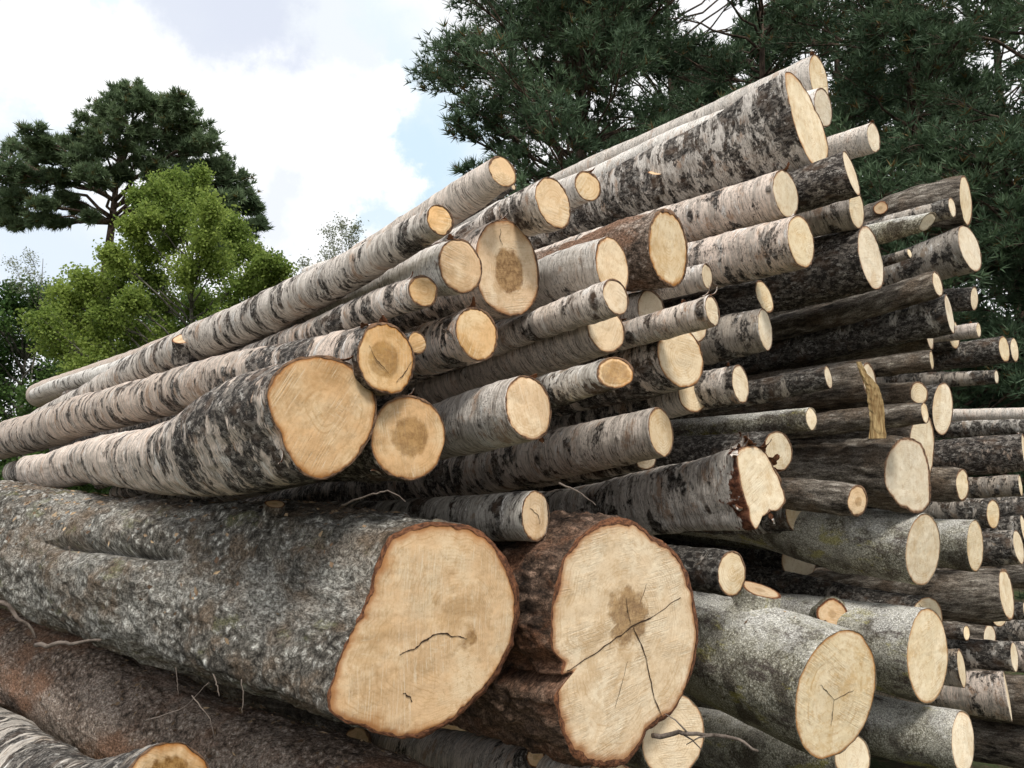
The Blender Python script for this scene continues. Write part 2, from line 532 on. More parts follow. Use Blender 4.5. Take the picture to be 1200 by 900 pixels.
lg('log with large rotten brown heart and notched top near the ridge', 595, 313, 76, 115, [(540, 330, 104)], rough=(.5, .8), ws=3.0, heart=.48, hstr=.95, hero=2, rim=.9, kind='birch',
   outline=[(557, 300), (559, 284), (567, 268), (579, 259), (593, 257), (607, 264), (619, 278), (628, 298), (632, 320), (631, 342), (622, 360), (608, 370), (592, 370), (577, 362), (566, 350), (560, 335), (557, 318)],
   cracks=[[(586, 268), (585, 278), (588, 288)]], flaps=3)
lg('white barked birch log touching the rotten hearted end on its left', 540, 312, 52, 65, [(485, 324, 52), (430, 345, 44)], rough=(.15, .5), kind='white', hero=1)
lg('thin birch log with small round end below the white barked one', 496, 341, 36, 39, [(440, 359, 38), (372, 388, 34)], rough=(.4, .8))
lg('small pink cut log end half hidden in the gap left of centre', 489, 402, 22, 28, [], rough=(.9, .9), fix=.0, kind='greybirch')
lg('birch log with flat oval end on the ridge left of the round stub', 649, 238, 43, 63, [(595, 257, 46), (545, 288, 40)], fix=-.03, rough=(.6, .7), hero=1)
lg('small round birch log end on the ridge just above the dark rough log', 689, 218, 33, 37, [(655, 232, 34)], rough=(.3, .3), kind='white', fix=-.12, el=2, L=3, flaps=2)
lg('birch log with orange stained lip half covered by a thinner log', 718, 313, 40, 72, [(660, 322, 58), (610, 345, 50)], rough=(.45, .6), kind='white', rim=1.0, hero=1)
lg('thin birch log pushed out in front of the orange lipped end', 722, 348, 31, 44, [(650, 372, 36), (595, 394, 32)], rough=(.4, .6), p=.12)
lg('small smooth log end tucked right of the two overlapping ends', 763, 363, 32, 47, [(735, 368, 44)], rough=(.3, .6), p=-.15)
lg('dark barked log with radial streaked oval end in the upper middle', 784, 291, 48, 93, [(735, 300, 84), (680, 315, 60)], rough=(1.0, 1.0), rim=.9, hero=1, kind='redgrey')
lg('birch log with reddish rimmed oval end at the centre right', 798, 418, 56, 76, [(735, 436, 74), (680, 458, 60)], rough=(.6, .8), rim=.9, hero=1)
lg('thin log with a brown weathered oval end below the reddish rimmed one', 721, 437, 46, 38, [(660, 458, 42)], rough=(.6, .8), warm=1.0, heart=.85, hstr=.6, rim=1.0, p=.28, kind='greybirch')
lg('cut log end peeping from behind the reddish rimmed one at its upper right', 815, 380, 28, 44, [], rough=(.5, .8), fix=-.08)
lg('short thin birch log with torn rim above the peeping end', 835, 364, 17, 38, [(800, 374, 36)], rough=(.4, .6), flaps=2)
lg('small stub of log just right of the radial streaked end', 829, 324, 13, 30, [(795, 332, 32)], rough=(.3, .6), p=-.1)
lg('thick birch log with smooth cream end under the blotched one', 939, 283, 33, 63, [(860, 302, 62), (825, 312, 60)], rough=(.45, .5), hero=1)
lg('birch log with black patches and a cream end left of the rough ridge log', 921, 227, 31, 58, [(860, 246, 56), (800, 264, 52)], rough=(.38, .45), kind='birch', hero=1)
lg('massive rough birch butt on the ridge, tall slanting cream cut', 948, 143, 48, 114, [(880, 172, 96), (800, 200, 82), (740, 226, 66), (660, 264, 44)], rough=(.58, .66), hero=2, rim=.8, blend=.6, hue=.1,
   outline=[(920, 84), (930, 87), (942, 102), (955, 128), (966, 152), (971, 175), (968, 192), (961, 199), (950, 190), (940, 172), (932, 150), (926, 125), (921, 103)], stubs=[(768, 214, 18, 9, 'up')])
lg('long white birch log crowning the pile behind the massive butt', 960, 94, 22, 58, [(870, 122, 36), (800, 152, 30), (700, 195, 24), (640, 222, 18)], rough=(.05, .1), kind='white', p=-.25, hero=1)
lg('smaller white log end wedged between the crowning log and the butt', 965, 126, 20, 46, [(850, 148, 40), (700, 212, 30)], rough=(.1, .15), kind='white', p=-.12)
lg('white birch log poking out alone against the pines right of the butt', 1024, 161, 15, 35, [(975, 175, 32)], el=2, rough=(.1, .1), kind='white')
lg('dark log with narrow tilted cut beneath the lone white one', 998, 203, 23, 56, [(950, 220, 50)], rough=(1, 1), tilt=-8)
lg('blotched white log below the dark tilted cut', 1004, 245, 18, 46, [(955, 256, 44)], rough=(.35, .4))
lg('dark flaking log with pale oval end under the blotched white log', 1021, 302, 31, 76, [(950, 320, 76), (885, 340, 66)], rough=(1.0, .95), hero=1)
lg('grooved dark log with yellow lichen on its tip at upper right', 1132, 235, 14, 58, [(1075, 243, 46), (1015, 260, 34)], kind='furrow', stubs=[(1030, 246, 16, 14, 'cam')])
lg('short pale log with rounded tip lying below the grooved lichen log', 1116, 243, 10, 24, [(1060, 258, 22)], rough=(.5, .5), kind='greybirch', p=.1)
lg('greenish pole with small bright slanted tip at upper right', 1087, 260, 18, 20, [(1050, 269, 27), (1020, 276, 26)], kind='aspen', p=.2, tilt=35)
lg('grey birch log with wide cream end right of the dark flaking log', 1137, 291, 29, 58, [(1100, 304, 50), (1050, 330, 44)], rough=(.45, .5), kind='greybirch', hero=1)
lg('long thin dark pole crossing the upper right of the pile', 1099, 333, 14, 31, [(1000, 363, 30), (905, 384, 29)], kind='furrow', p=.15)
lg('small dark log end right of the long thin pole', 1142, 350, 9, 28, [(1112, 347, 27)], rough=(.9, .9), kind='greybirch')
lg('thick shadowed log with narrow cut under the long thin pole', 1088, 384, 14, 52, [(1000, 402, 56), (880, 428, 56)], kind='furrow', p=-.05)
lg('tall narrow cut log end right of the thick shadowed log', 1113, 368, 12, 48, [(1087, 374, 44)], rough=(.8, .8), kind='greybirch', p=-.1)
lg('round cut log end just below the tall narrow one', 1118, 392, 15, 34, [], rough=(.8, .8), kind='greybirch', p=-.25)
lg('tiny birch pole end nearest the pines at mid right', 1147, 387, 6, 18, [(1130, 389, 17)], rough=(.3, .3))
lg('straight grey pole ending in a bright oval by the pines', 1177, 409, 13, 31, [(1100, 418, 27), (1000, 432, 26)], rough=(.8, .8), kind='greybirch')
lg('pole end hidden partly behind the bright oval one', 1189, 410, 10, 29, [], rough=(.8, .8), kind='greybirch', p=-.2)
lg('short dark pole with sliver of cut beneath the thick shadowed log', 1092, 422, 5, 23, [(1045, 428, 24)], kind='furrow', p=.1)
lg('knobbly grey pole sloping level below the straight one', 1168, 442, 5, 17, [(1065, 447, 19)], kind='greybirch', rough=(.6, .6))
lg('dark log with yellow round end left of the tall pointed cut', 1077, 461, 22, 27, [(1000, 467, 32)], kind='furrow')
lg('log with tall pointed pinkish cut in the right middle', 1105, 479, 25, 62, [(1082, 478, 44)], rough=(.8, .8), kind='greybirch')
lg('grey barked log whose blunt end stays in shade under the yellow one', 1084, 484, 10, 25, [(1000, 492, 26), (960, 497, 26)], kind='furrow', p=.12)
lg('log with fluted torn cut behind the biggest furrowed log', 1080, 528, 30, 92, [(1040, 528, 84)], kind='furrow', p=-.12, tilt=5)
lg('large furrowed dark log with lumpy cream cut at right middle', 1063, 557, 55, 87, [(1000, 553, 72), (930, 551, 66)], kind='furrow', hero=2,
   outline=[(1058, 513), (1070, 514), (1079, 519), (1086, 535), (1090, 563), (1090, 591), (1079, 601), (1062, 596), (1046, 584), (1037, 566), (1037, 541), (1046, 522)])
lg('straight grey green pole with cream tip in the dark middle gap', 951, 491, 14, 28, [(870, 499, 27), (800, 505, 26)], kind='aspen')
lg('speckled grey pole rising to a bright chipped tip in the dark gap', 971, 442, 10, 28, [(900, 457, 29)], kind='greybirch', rough=(.8, .8))
lg('birch log with shaded smooth end right of the reddish rimmed log', 868, 450, 20, 46, [(835, 456, 46)], rough=(.55, .6), p=.05)
lg('shaded log with oval cut and bark scabs in the middle hollow', 897, 386, 18, 50, [(845, 397, 56)], rough=(.45, .45), kind='greybirch')
lg('split wedge ended log above the scabby shaded log', 896, 348, 22, 40, [(850, 356, 42)], rough=(1, 1), p=-.1, kind='greybirch', tilt=-12)
lg('cut log end hanging in shade below the cream tipped pole', 912, 529, 34, 48, [], rough=(.9, .9), p=-.2, kind='greybirch')
lg('birch log with ragged white bark and splintered bright end', 893, 574, 58, 84, [(780, 586, 78), (700, 597, 66)], rough=(.35, .6), hero=2, flaps=14, flapk=1.7, peel=.75, rim=.3, blend=.3, jag=.010,
   outline=[(863, 530), (880, 522), (893, 526), (905, 545), (916, 568), (921, 585), (914, 597), (902, 598), (893, 606), (886, 622), (879, 612), (877, 597), (871, 580), (866, 556)])
lg('small birch log squeezed in above the two largest ends', 628, 605, 33, 60, [(560, 606, 52), (520, 604, 46)], rough=(.4, .5), kind='greybirch', hero=1, cracks=[[(620, 596), (630, 603), (632, 614)]])
# --- the two largest ends
lg('huge split double stemmed log end with long crack and mossy dark bark', 733, 750, 170, 300, [(650, 738, 262), (560, 722, 225)], kind='brown', hero=3, bark=.016, p=.0, blend=1.6, heart=.27, hstr=.85, ringn=26, rim=.5, rcol=1, tilt=3,
   outline=[(674, 785), (660, 777), (646, 762), (645, 735), (647, 705), (652, 680), (660, 655), (674, 634), (695, 616), (720, 606), (745, 612), (765, 630), (790, 646), (806, 672), (814, 705), (818, 740), (814, 780), (800, 815), (785, 838), (772, 846), (757, 857), (750, 877), (737, 892), (717, 899), (693, 897), (673, 887), (660, 864), (653, 840), (649, 815), (656, 793)],
   cracks=[[(664, 786), (700, 763), (722, 748), (740, 733), (765, 722), (797, 700)], [(742, 735), (757, 772), (765, 812), (777, 844)], [(733, 700), (738, 732)], [(735, 775), (720, 830)], [(750, 706), (757, 684)]], pith=(737, 715))
lg('huge grey crusty log filling the lower left, broad tan end with short crack', 500, 742, 222, 250, [(420, 722, 256), (300, 690, 222), (200, 668, 182), (120, 654, 160), (0, 634, 138)], kind='grey', az=-52, hero=3, bark=.012, blend=1.3, heart=.09, hstr=.8, ringn=30, rim=.7, rcol=1, L=5.5, warm=.8,
   outline=[(387, 833), (385, 812), (393, 787), (400, 765), (409, 745), (421, 722), (434, 690), (443, 655), (456, 630), (483, 617), (527, 612), (550, 616), (577, 634), (597, 663), (609, 700), (606, 735), (596, 768), (580, 797), (550, 828), (517, 854), (483, 866), (450, 862), (420, 851), (400, 843)],
   cracks=[[(468, 767), (480, 763), (495, 752), (512, 741), (530, 745), (547, 748)], [(472, 812), (478, 815), (483, 822)]], pith=(556, 747), groove=[(50, 632), (120, 640), (205, 654)], stubs=[(318, 602, 24, 14, 'up')], knots=1)
# --- lower left
lg('brown mossy log running under the huge grey one at lower left', 470, 1000, 130, 190, [(300, 850, 170), (100, 775, 140), (0, 735, 120)], kind='redgrey', az=-54, hero=1, p=.0, rough=(1, 1))
lg('grey birch log in the bottom left corner, its cut a red and cream crescent', 193, 955, 92, 156, [(100, 948, 120), (30, 914, 112)], kind='greybirch', el=16, tone=1.15, rough=(.8, .55), hero=1, rim=1, heart=.8, hstr=1, p=.15)
lg('white birch log with black rings passing under the huge ends, one sawn knot', 712, 935, 70, 84, [(600, 904, 70), (520, 884, 64), (450, 868, 56)], rough=(.3, .3), hero=1, stubs=[(618, 888, 22, 22, 'near')])
lg('smooth plain log end below the huge split one', 790, 862, 70, 94, [], kind='aspen', p=-.05, hero=1, bark=.003)
# --- lower right
lg('big greenish log with smooth wide end and a star crack, lower right', 981, 813, 97, 148, [(900, 782, 140), (830, 757, 130)], kind='aspen', hero=2, bark=.004, heart=.52, hstr=.12, stubs=[(887, 703, 48, 17, 'up')], el=12,
   cracks=[[(977, 820), (969, 810), (961, 803)], [(977, 820), (988, 815), (1000, 808)], [(977, 820), (975, 835), (974, 850)]], ringn=8)
lg('grey white log with broad cream end and ringed knot, beside the star cracked one', 1088, 768, 44, 108, [(1000, 755, 98), (950, 745, 92)], kind='aspen', hero=2, bark=.004, stubs=[(974, 720, 34, 28, 'cam')], el=9)
lg('speckled green log with narrow end at the bottom right', 1129, 870, 26, 70, [(1060, 858, 72), (1020, 848, 70)], kind='aspen', hero=1, bark=.004)
lg('small cream cut showing under the star cracked log', 999, 888, 40, 52, [(900, 876, 74)], kind='aspen', p=-.2)
lg('mottled grey log with tall cream end leaning over the lower right', 1082, 644, 39, 85, [(960, 630, 74), (880, 612, 62)], kind='aspen', hero=2, bark=.004, el=10)
lg('log with yellow moss patch and bright oval cut at right', 1143, 640, 20, 61, [(1105, 637, 56)], kind='aspen')
lg('dark barked log with clean pale cut below the mossy patch one', 1180, 696, 18, 60, [(1117, 698, 60), (1060, 694, 58)], kind='furrow')
lg('log with oval cut almost at the right frame edge above the pale cut', 1194, 641, 13, 39, [(1165, 645, 42)], kind='greybirch', rough=(.6, .6))
lg('sliver ended log at the right frame edge, upper of the pair', 1200, 620, 9, 34, [(1185, 622, 30)], kind='greybirch', rough=(.6, .6), p=-.1)
lg('log with weathered grey end beside the mossy patch log', 1164, 602, 15, 34, [(1130, 600, 34)], kind='greybirch', rough=(.6, .6))
lg('light grey level pole near the right edge above the weathered end', 1196, 569, 5, 25, [(1150, 571, 25)], kind='greybirch', rough=(.4, .4))
lg('dark log with torn grey end right of the lumpy cream cut', 1128, 568, 15, 38, [(1100, 567, 38)], kind='furrow')
lg('white topped dark log leaving the frame at the right middle', 1201, 530, 7, 44, [(1150, 533, 44)], kind='birch', rough=(.75, .8))
lg('grey pole above the white topped dark log at the right edge', 1214, 500, 6, 19, [(1160, 502, 19)], kind='greybirch', rough=(.6, .6))
lg('bright white birch pole highest of those at the right edge', 1222, 485, 7, 17, [(1180, 486, 16)], kind='white', rough=(.2, .2))
lg('brownish log with cut sliver at the right edge below the clean pale cut', 1202, 716, 6, 20, [(1190, 716, 22)], kind='greybirch', rough=(.6, .6))
lg('small tan cut showing beneath the clean pale cut', 1171, 722, 18, 24, [], kind='greybirch', p=-.2)
lg('grey log with bright narrow cut right of the ringed knot log', 1189, 770, 9, 33, [(1150, 767, 35), (1110, 763, 34)], kind='greybirch', rough=(.7, .7))
lg('small blunt grey pole end in the gap right of the broad cream end', 1133, 742, 8, 18, [(1115, 740, 17)], kind='greybirch', rough=(.8, .8))
lg('log with dull grey narrow end touching the broad cream cut', 1127, 783, 11, 43, [(1112, 784, 40)], kind='greybirch', rough=(.4, .4))
lg('white and grey log with split flap near the bottom right edge', 1181, 815, 7, 56, [(1150, 808, 52), (1112, 812, 48)], kind='birch', rough=(.45, .6))
lg('dark log leaving the frame right of the split flap log', 1215, 822, 12, 56, [(1195, 820, 54)], kind='furrow')
lg('white speckled log leaving the frame above the split flap log', 1218, 772, 10, 36, [(1196, 770, 36)], kind='birch', rough=(.45, .6), p=-.1)
lg('dark mottled log in the bottom right corner', 1225, 877, 16, 54, [(1170, 872, 50)], kind='furrow')
lg('cracked round cut behind the broad cream end', 1086, 728, 38, 56, [(1010, 712, 44)], kind='greybirch', rough=(.8, .8), p=-.25, cracks=[[(1076, 708), (1088, 716), (1102, 728)]])
lg('shaded log end in the hollow right of the huge split end', 858, 672, 32, 53, [(825, 668, 52)], kind='greybirch', rough=(.9, .9), p=-.2)
lg('cut log end hidden behind the mottled leaning log, crescent showing', 937, 656, 42, 48, [(890, 650, 50)], kind='greybirch', rough=(.9, .9), fix=-1.15)
lg('log with orange streaked small cut between the mottled and lumpy ones', 1005, 587, 24, 38, [(955, 581, 36), (925, 578, 36)], kind='furrow', heart=.35, hstr=.5, warm=.7)
lg('round cut end half sunk behind the mottled leaning log', 946, 602, 50, 56, [], kind='greybirch', rough=(.8, .8), fix=-.55)
lg('narrow cut end seen under the long pale birch in the centre', 757, 540, 24, 22, [(720, 548, 24)], rough=(.5, .6), p=-.2)
lg('cut end peeping from below the reddish rimmed log', 811, 463, 34, 42, [(770, 475, 40)], rough=(.5, .6), fix=-.1)
lg('log end standing upright in shade behind the wood splinter', 1019, 446, 18, 44, [(980, 452, 44)], kind='furrow', p=-.1)
lg('thin pole lying in the groove right of the highest left log', 602, 219, 6, 8, [(560, 254, 10), (530, 278, 10)], kind='greybirch', rough=(.7, .7), L=2.6)
lg('short grey pole under the bright slanted tip at upper right', 1066, 297, 6, 11, [(1045, 304, 14)], kind='greybirch', rough=(.5, .5))

lg('grey log end at the right frame edge behind the weathered end', 1208, 598, 9, 40, [(1190, 599, 40)], kind='greybirch', rough=(.7, .7), fix=-.45)
lg('brown log at the right frame edge under the oval cut', 1214, 668, 10, 40, [(1196, 668, 40)], kind='furrow', fix=-.45)
lg('grey log at the right frame edge above the narrow bright cut', 1222, 742, 12, 34, [(1196, 742, 34)], kind='greybirch', rough=(.6, .6), fix=-.4)
lg('dark log filling the gap under the narrow bright cut at right', 1170, 800, 16, 44, [], kind='furrow', fix=-.6)
lg('dark log filling the gap left of the split flap log', 1130, 838, 18, 40, [], kind='furrow', fix=-.55)
lg('dark log filling the gap above the dull grey narrow end', 1160, 748, 14, 34, [], kind='furrow', fix=-.6)
lg('grey log filling the gap between the pale cut and its upper neighbour', 1188, 668, 12, 34, [], kind='greybirch', rough=(.8, .8), fix=-.6)
AZ0 = -40.0
P0 = pxpt(500, 742, 2.0)
# how far each cut face stands out of the stack's face, metres
JUT = [0.08, 0.12, -1.07, 0.05, 0.04, 0.0, 0.09, 0.0, 0.0, 0.0, -0.14, 0.03, 0.02, -0.43, -0.3, 0.17, 0.0, 0.16, -0.15, 0.0, -0.01, 0.28, -0.15, 0.23, -0.1, 0.17, 0.01, 0.0, -0.25, -0.12, 0.0, 0.18, 0.01, 0.0, 0.0, 0.1, 0.2, 0.0, 0.16, -0.07, -0.05, 0.15, -0.25, 0.0, -0.03, -0.2, 0.12, 0.0, 0.0, -0.11, 0.18, -0.12, 0.0, 0.0, 0.0, 0.05, 0.0, -0.1, -0.09, -0.01, -0.02, 0.06, 0.0, -0.28, 0.17, -0.05, -0.06, 0.0, 0.0, 0.07, -0.2, -0.01, 0.0, 0.0, 0.0, -0.1, 0.0, 0.0, -0.03, 0.0, 0.0, 0.0, 0.0, -0.2, 0.0, 0.0, 0.0, 0.0, 0.0, -0.1, 0.0, -0.27, -0.01, -0.46, 0.03, -0.3, -0.2, -0.28, -0.11, -0.24, 0.0]
for _o, _p in zip(LOGS, JUT + [0] * 20):
    _o['p'] = _o.get('fix', _p)

def prep(o):
    """turn photograph measures into a log in space"""
    az = math.radians(o.get('az', AZ0))
    D = np.array([math.sin(az), math.cos(az), 0])
    D0 = np.array([math.sin(math.radians(AZ0)), math.cos(math.radians(AZ0)), 0])
    p = o.get('p', 0)
    r0 = ray(o['cx'], o['cy'])
    t = (P0 @ D0 - p - CAM @ D0) / (r0 @ D0)
    # on the flat face plane the stack recedes; a ray is met where it crosses it
    N = CAM + r0 * t
    nrm = norm(np.cross(D, [0, 0, 1.0]))
    C, S = [N], [0.0]
    for (x, y, th) in o['pts']:
        r = ray(x, y)
        k = ((N - CAM) @ nrm) / (r @ nrm)
        q = CAM + r * k
        C.append(q)
        S.append(float((q - N) @ D))
    el = 0.0
    if len(C) > 1:
        el = math.degrees(math.atan2(C[-1][2] - N[2], S[-1]))
    lim = o.get('el', 6)
    elc = max(-lim, min(lim, el))
    if abs(el - elc) > .01:
        dz = math.tan(math.radians(elc))
        for i in range(1, len(C)):
            C[i][2] = N[2] + S[i] * dz
    a = norm(C[-1] - N) if len(C) > 1 else D
    R = [o['h'] / 2 * t / F_PX]
    for i, (x, y, th) in enumerate(o['pts']):
        q = C[i + 1] - CAM
        n = norm(np.cross(q, a))
        nx, ny = n @ RT, n @ UP
        R.append(th / 2 * (q @ FW) / F_PX * math.hypot(nx, ny))
    L = o.get('L') or (5.2 + rnd.random() * .6)
    if o.get('end'):
        L = S[-1]
    return dict(N=N, a=a, D=D, C=np.array(C), S=S, R=R, L=L, t=t)

KEEP = []
_t = NT('crack_shade')
M_CRACK = _t.done((.045, .026, .015), None, 1)  # near-black ribbon colour, painted shade for the depth of the cracks

def log_axis(g, s):
    """axis points at stations s (metres along the horizontal run)"""
    S, C = np.array(g['S']), g['C']
    if len(S) == 1:
        return C[0] + np.outer(s, g['a'] / (g['a'] @ g['D']))
    # smooth the knees a little
    P = np.stack([np.interp(s, S, C[:, k]) for k in range(3)], 1)
    last = (C[-1] - C[max(0, len(C) - 3)])
    last = last / (last @ g['D'])
    lz = max(-.10, min(.10, last[2]))
    last = g['D'] + np.array([0, 0, lz])
    return P + np.clip(s - S[-1], 0, None)[:, None] * last + np.clip(s, None, 0)[:, None] * (g['a'] / (g['a'] @ g['D']))

def log_rad(g, s):
    S, R = np.array(g['S']), np.array(g['R'])
    r = np.interp(s, S, R)
    tap = 1 - .035 * np.clip(s - S[-1], 0, None)
    return r * np.clip(tap, .6, 1)

def catmull(x, y, q):
    """smooth interpolation without overshoot worries: box-smoothed linear"""
    return np.interp(q, x, y)

def smooth_along(g):
    s = np.linspace(-.3, g['L'] + .3, 400)
    P = log_axis(g, s)
    R = log_rad(g, s)
    k = 21
    ker = np.hanning(k + 2)[1:-1]
    ker /= ker.sum()
    def sm(a):
        pad = np.concatenate([2 * a[0] - a[1:k // 2 + 1][::-1], a, 2 * a[-1] - a[-k // 2:-1][::-1]])
        return np.convolve(pad, ker, 'valid')[:len(a)]
    P2 = np.stack([sm(P[:, i]) for i in range(3)], 1)
    R2 = sm(R)
    # keep the near end exactly where it was measured
    sh = np.array([np.interp(0, s, P2[:, i]) for i in range(3)]) - g['N']
    P2 = P2 - sh * np.exp(-np.clip(s, 0, None) / .3)[:, None]
    R2 = R2 + (g['R'][0] - np.interp(0, s, R2)) * np.exp(-np.clip(s, 0, None) / .3)
    # no trunk is dead straight
    w1, w2, ph = rnd.uniform(1.6, 3.2), rnd.uniform(.7, 1.3), rnd.uniform(0, 6)
    amp = min(.03, g['R'][0] * .16) * np.clip(s / .8, 0, 1)
    P2[:, 2] += amp * (np.sin(s / w1 * 6.28 + ph) - math.sin(ph)) * .5
    P2 += np.outer(amp * .6 * (np.sin(s / w2 * 6.28 + ph * 2) - math.sin(ph * 2)) * .5, np.cross(g['D'], [0, 0, 1.0]))
    g['sp'] = (s, P2, R2)

def axis_at(g, s):
    ss, P, R = g['sp']
    return np.stack([np.interp(s, ss, P[:, i]) for i in range(3)], -1), np.interp(s, ss, R)

def face_frame(g):
    a = g['a']
    e1 = norm(np.cross(a, [0, 0, 1.0]))      # to the right seen from the near end's back
    if e1 @ RT < 0:
        e1 = -e1
    e2 = np.cross(e1, a)
    if e2[2] < 0:
        e2 = -e2
    return e1, e2

def solve_cut(o, g):
    """yaw the saw cut until the projected cut has the photograph's width"""
    a = g['a']
    e1, e2 = g['e1'], g['e2']
    tilt = math.radians(o.get('tilt', 0))
    if o.get('outline'):
        want = (max(p[0] for p in o['outline']) - min(p[0] for p in o['outline']))
        hh = (max(p[1] for p in o['outline']) - min(p[1] for p in o['outline']))
    else:
        want, hh = o['w'], o['h']
    best = None
    th = np.linspace(0, 2 * math.pi, 24, endpoint=False)
    r = g['R'][0]
    asp = o.get('asp', 1)
    for d in range(-34, 35, 2):
        y = math.radians(d)
        n = a * math.cos(y) + e1 * math.sin(y)
        n = norm(n * math.cos(tilt) + e2 * math.sin(tilt))
        q = np.outer(np.cos(th), e1) * r * asp + np.outer(np.sin(th), e2) * r
        q = q - np.outer(q @ n / (a @ n), a)
        pr = np.array([project(g['N'] + k)[:2] for k in q])
        wd = np.ptp(pr[:, 0])
        sc = abs(wd / np.ptp(pr[:, 1]) - want / hh) + .004 * abs(d) * .12
        if best is None or sc < best[0]:
            best = (sc, n, d)
    return best[1]

def px_to_plane(x, y, N, n):
    r = ray(x, y)
    return CAM + r * (((N - CAM) @ n) / (r @ n))

def polar(q1, q2, nth, kk=19):
    """outline points in the cross plane -> radius at nth even angles"""
    ang = np.arctan2(q2, q1)
    rad = np.hypot(q1, q2)
    i = np.argsort(ang)
    ang, rad = ang[i], rad[i]
    A = np.concatenate([ang - 2 * math.pi, ang, ang + 2 * math.pi])
    Rr = np.concatenate([rad] * 3)
    t = np.arange(nth) * 2 * math.pi / nth - math.pi
    fine = np.linspace(-math.pi, math.pi, 720, endpoint=False)
    v = np.interp(fine, A, Rr)
    k = np.hanning(kk + 2)[1:-1]
    k /= k.sum()
    hk = kk // 2
    v = np.convolve(np.concatenate([v[-hk:], v, v[:hk]]), k, 'valid')
    return t, np.interp(t, np.concatenate([fine, fine + 2 * math.pi]), np.concatenate([v, v]), period=None) if False else np.interp(t, fine, v)

def hit_log(g, x, y):
    """where the sight line through a photograph point meets this log: station, direction off the axis"""
    r = norm(ray(x, y))
    ss, P, R = g['sp']
    d = P - CAM
    al = d @ r
    foot = CAM + np.outer(al, r)
    off = foot - P
    dist = np.linalg.norm(off, axis=1)
    i = int(np.argmin(np.where(ss > 0, dist - R, 9)))
    rr = R[i]
    dd = min(dist[i], rr * .97)
    a = g['a']
    back = -r + a * (r @ a)
    bl = np.linalg.norm(back)
    perp = off[i] - a * (off[i] @ a)
    if dist[i] > 1e-6:
        perp = perp * (dd / dist[i])
    h = perp + back / bl * math.sqrt(max(1e-8, rr * rr - perp @ perp))
    s = float(ss[i] + (-h @ a) * 0 + math.sqrt(max(0, rr * rr - dd * dd)) / bl * -(r @ a))
    c, _ = axis_at(g, s)
    return s, norm(h)

def face_mesh(o, g, Q3, nth, nr, name, hero, far=False):
    """Q3: edge points in space (nth,3) lying in the cut plane"""
    n = g['n'] if not far else g['a']
    pith = g['N'] if not far else Q3.mean(0)
    if o.get('pith') and not far:
        pith = px_to_plane(o['pith'][0], o['pith'][1], g['N'], n)
    elif not far:
        pith = pith + (g['e1'] * rnd.uniform(-.16, .16) + g['e2'] * rnd.uniform(-.16, .16)) * g['R'][0]
        pith = pith - n * ((pith - g['N']) @ n)
    f1 = norm(Q3[0] - pith)
    f1 = norm(g['e1'] - n * (g['e1'] @ n))
    f2 = np.cross(n, f1)
    if f2[2] < 0:
        f2 = -f2
    rho = np.linspace(0, 1, nr + 1)[1:]
    if hero < 3:
        rho = rho ** .8
    V = pith + rho[:, None, None] * (Q3 - pith)[None]
    V = V.reshape(-1, 3)
    R = np.repeat(rho, nth)
    V = np.vstack([V, pith])
    R = np.append(R, 0)
    xy = np.stack([(V - pith) @ f1, (V - pith) @ f2], 1)
    rot = o.get('kerf', rnd.uniform(-.5, .5) + (1.4 if rnd.random() < .35 else 0))
    if far:
        rot = .3
    # relief: the saw's waviness
    wav = fbm(np.stack([xy[:, 0] * 9, xy[:, 1] * 30, np.full(len(xy), o['id'] * 3.1)], 1), 3, 5) * .0016
    edge = np.clip((R - .97) / .03, 0, 1) * .0015
    V = V + np.outer(-wav + edge, n)
    c, s_ = math.cos(rot), math.sin(rot)
    cut = np.stack([xy[:, 0] * c + xy[:, 1] * s_, -xy[:, 0] * s_ + xy[:, 1] * c, R], 1)
    i = np.arange(nr - 1)[:, None] * nth
    j = np.arange(nth)[None]
    j2 = (j + 1) % nth
    quads = np.stack([i + j, i + j2, i + nth + j2, i + nth + j], -1).reshape(-1, 4)
    cidx = len(V) - 1
    tris = np.stack([np.full(nth, cidx), np.arange(nth), (np.arange(nth) + 1) % nth], -1)
    # make it face outward (against n, towards the near side); n points into the log
    nn = np.cross(V[tris[0, 1]] - V[cidx], V[tris[0, 2]] - V[cidx])
    outw = -n if not far else n
    if nn @ outw < 0:
        tris = tris[:, ::-1]
    q0 = quads[0]
    nn = np.cross(V[q0[1]] - V[q0[0]], V[q0[3]] - V[q0[0]])
    if nn @ outw < 0:
        quads = quads[:, ::-1]
    full = lambda v: np.full(len(V), float(v))
    warm = o.get('warm', min(1, max(0, (905 - o['cx']) / 420)))
    at = dict(cut_co=cut, warm=full(warm), heart=full(o.get('heart', .0)), hstr=full(o.get('hstr', 0)),
              rim=full(o.get('rim', .35)), seed=full(o.get('ws', o['id'] * 1.37)),
              ringn=full(o.get('ringn', max(3, g['R'][0] / .010))))
    return build_mesh(name, V, quads, tris, at, (WOOD,)), pith

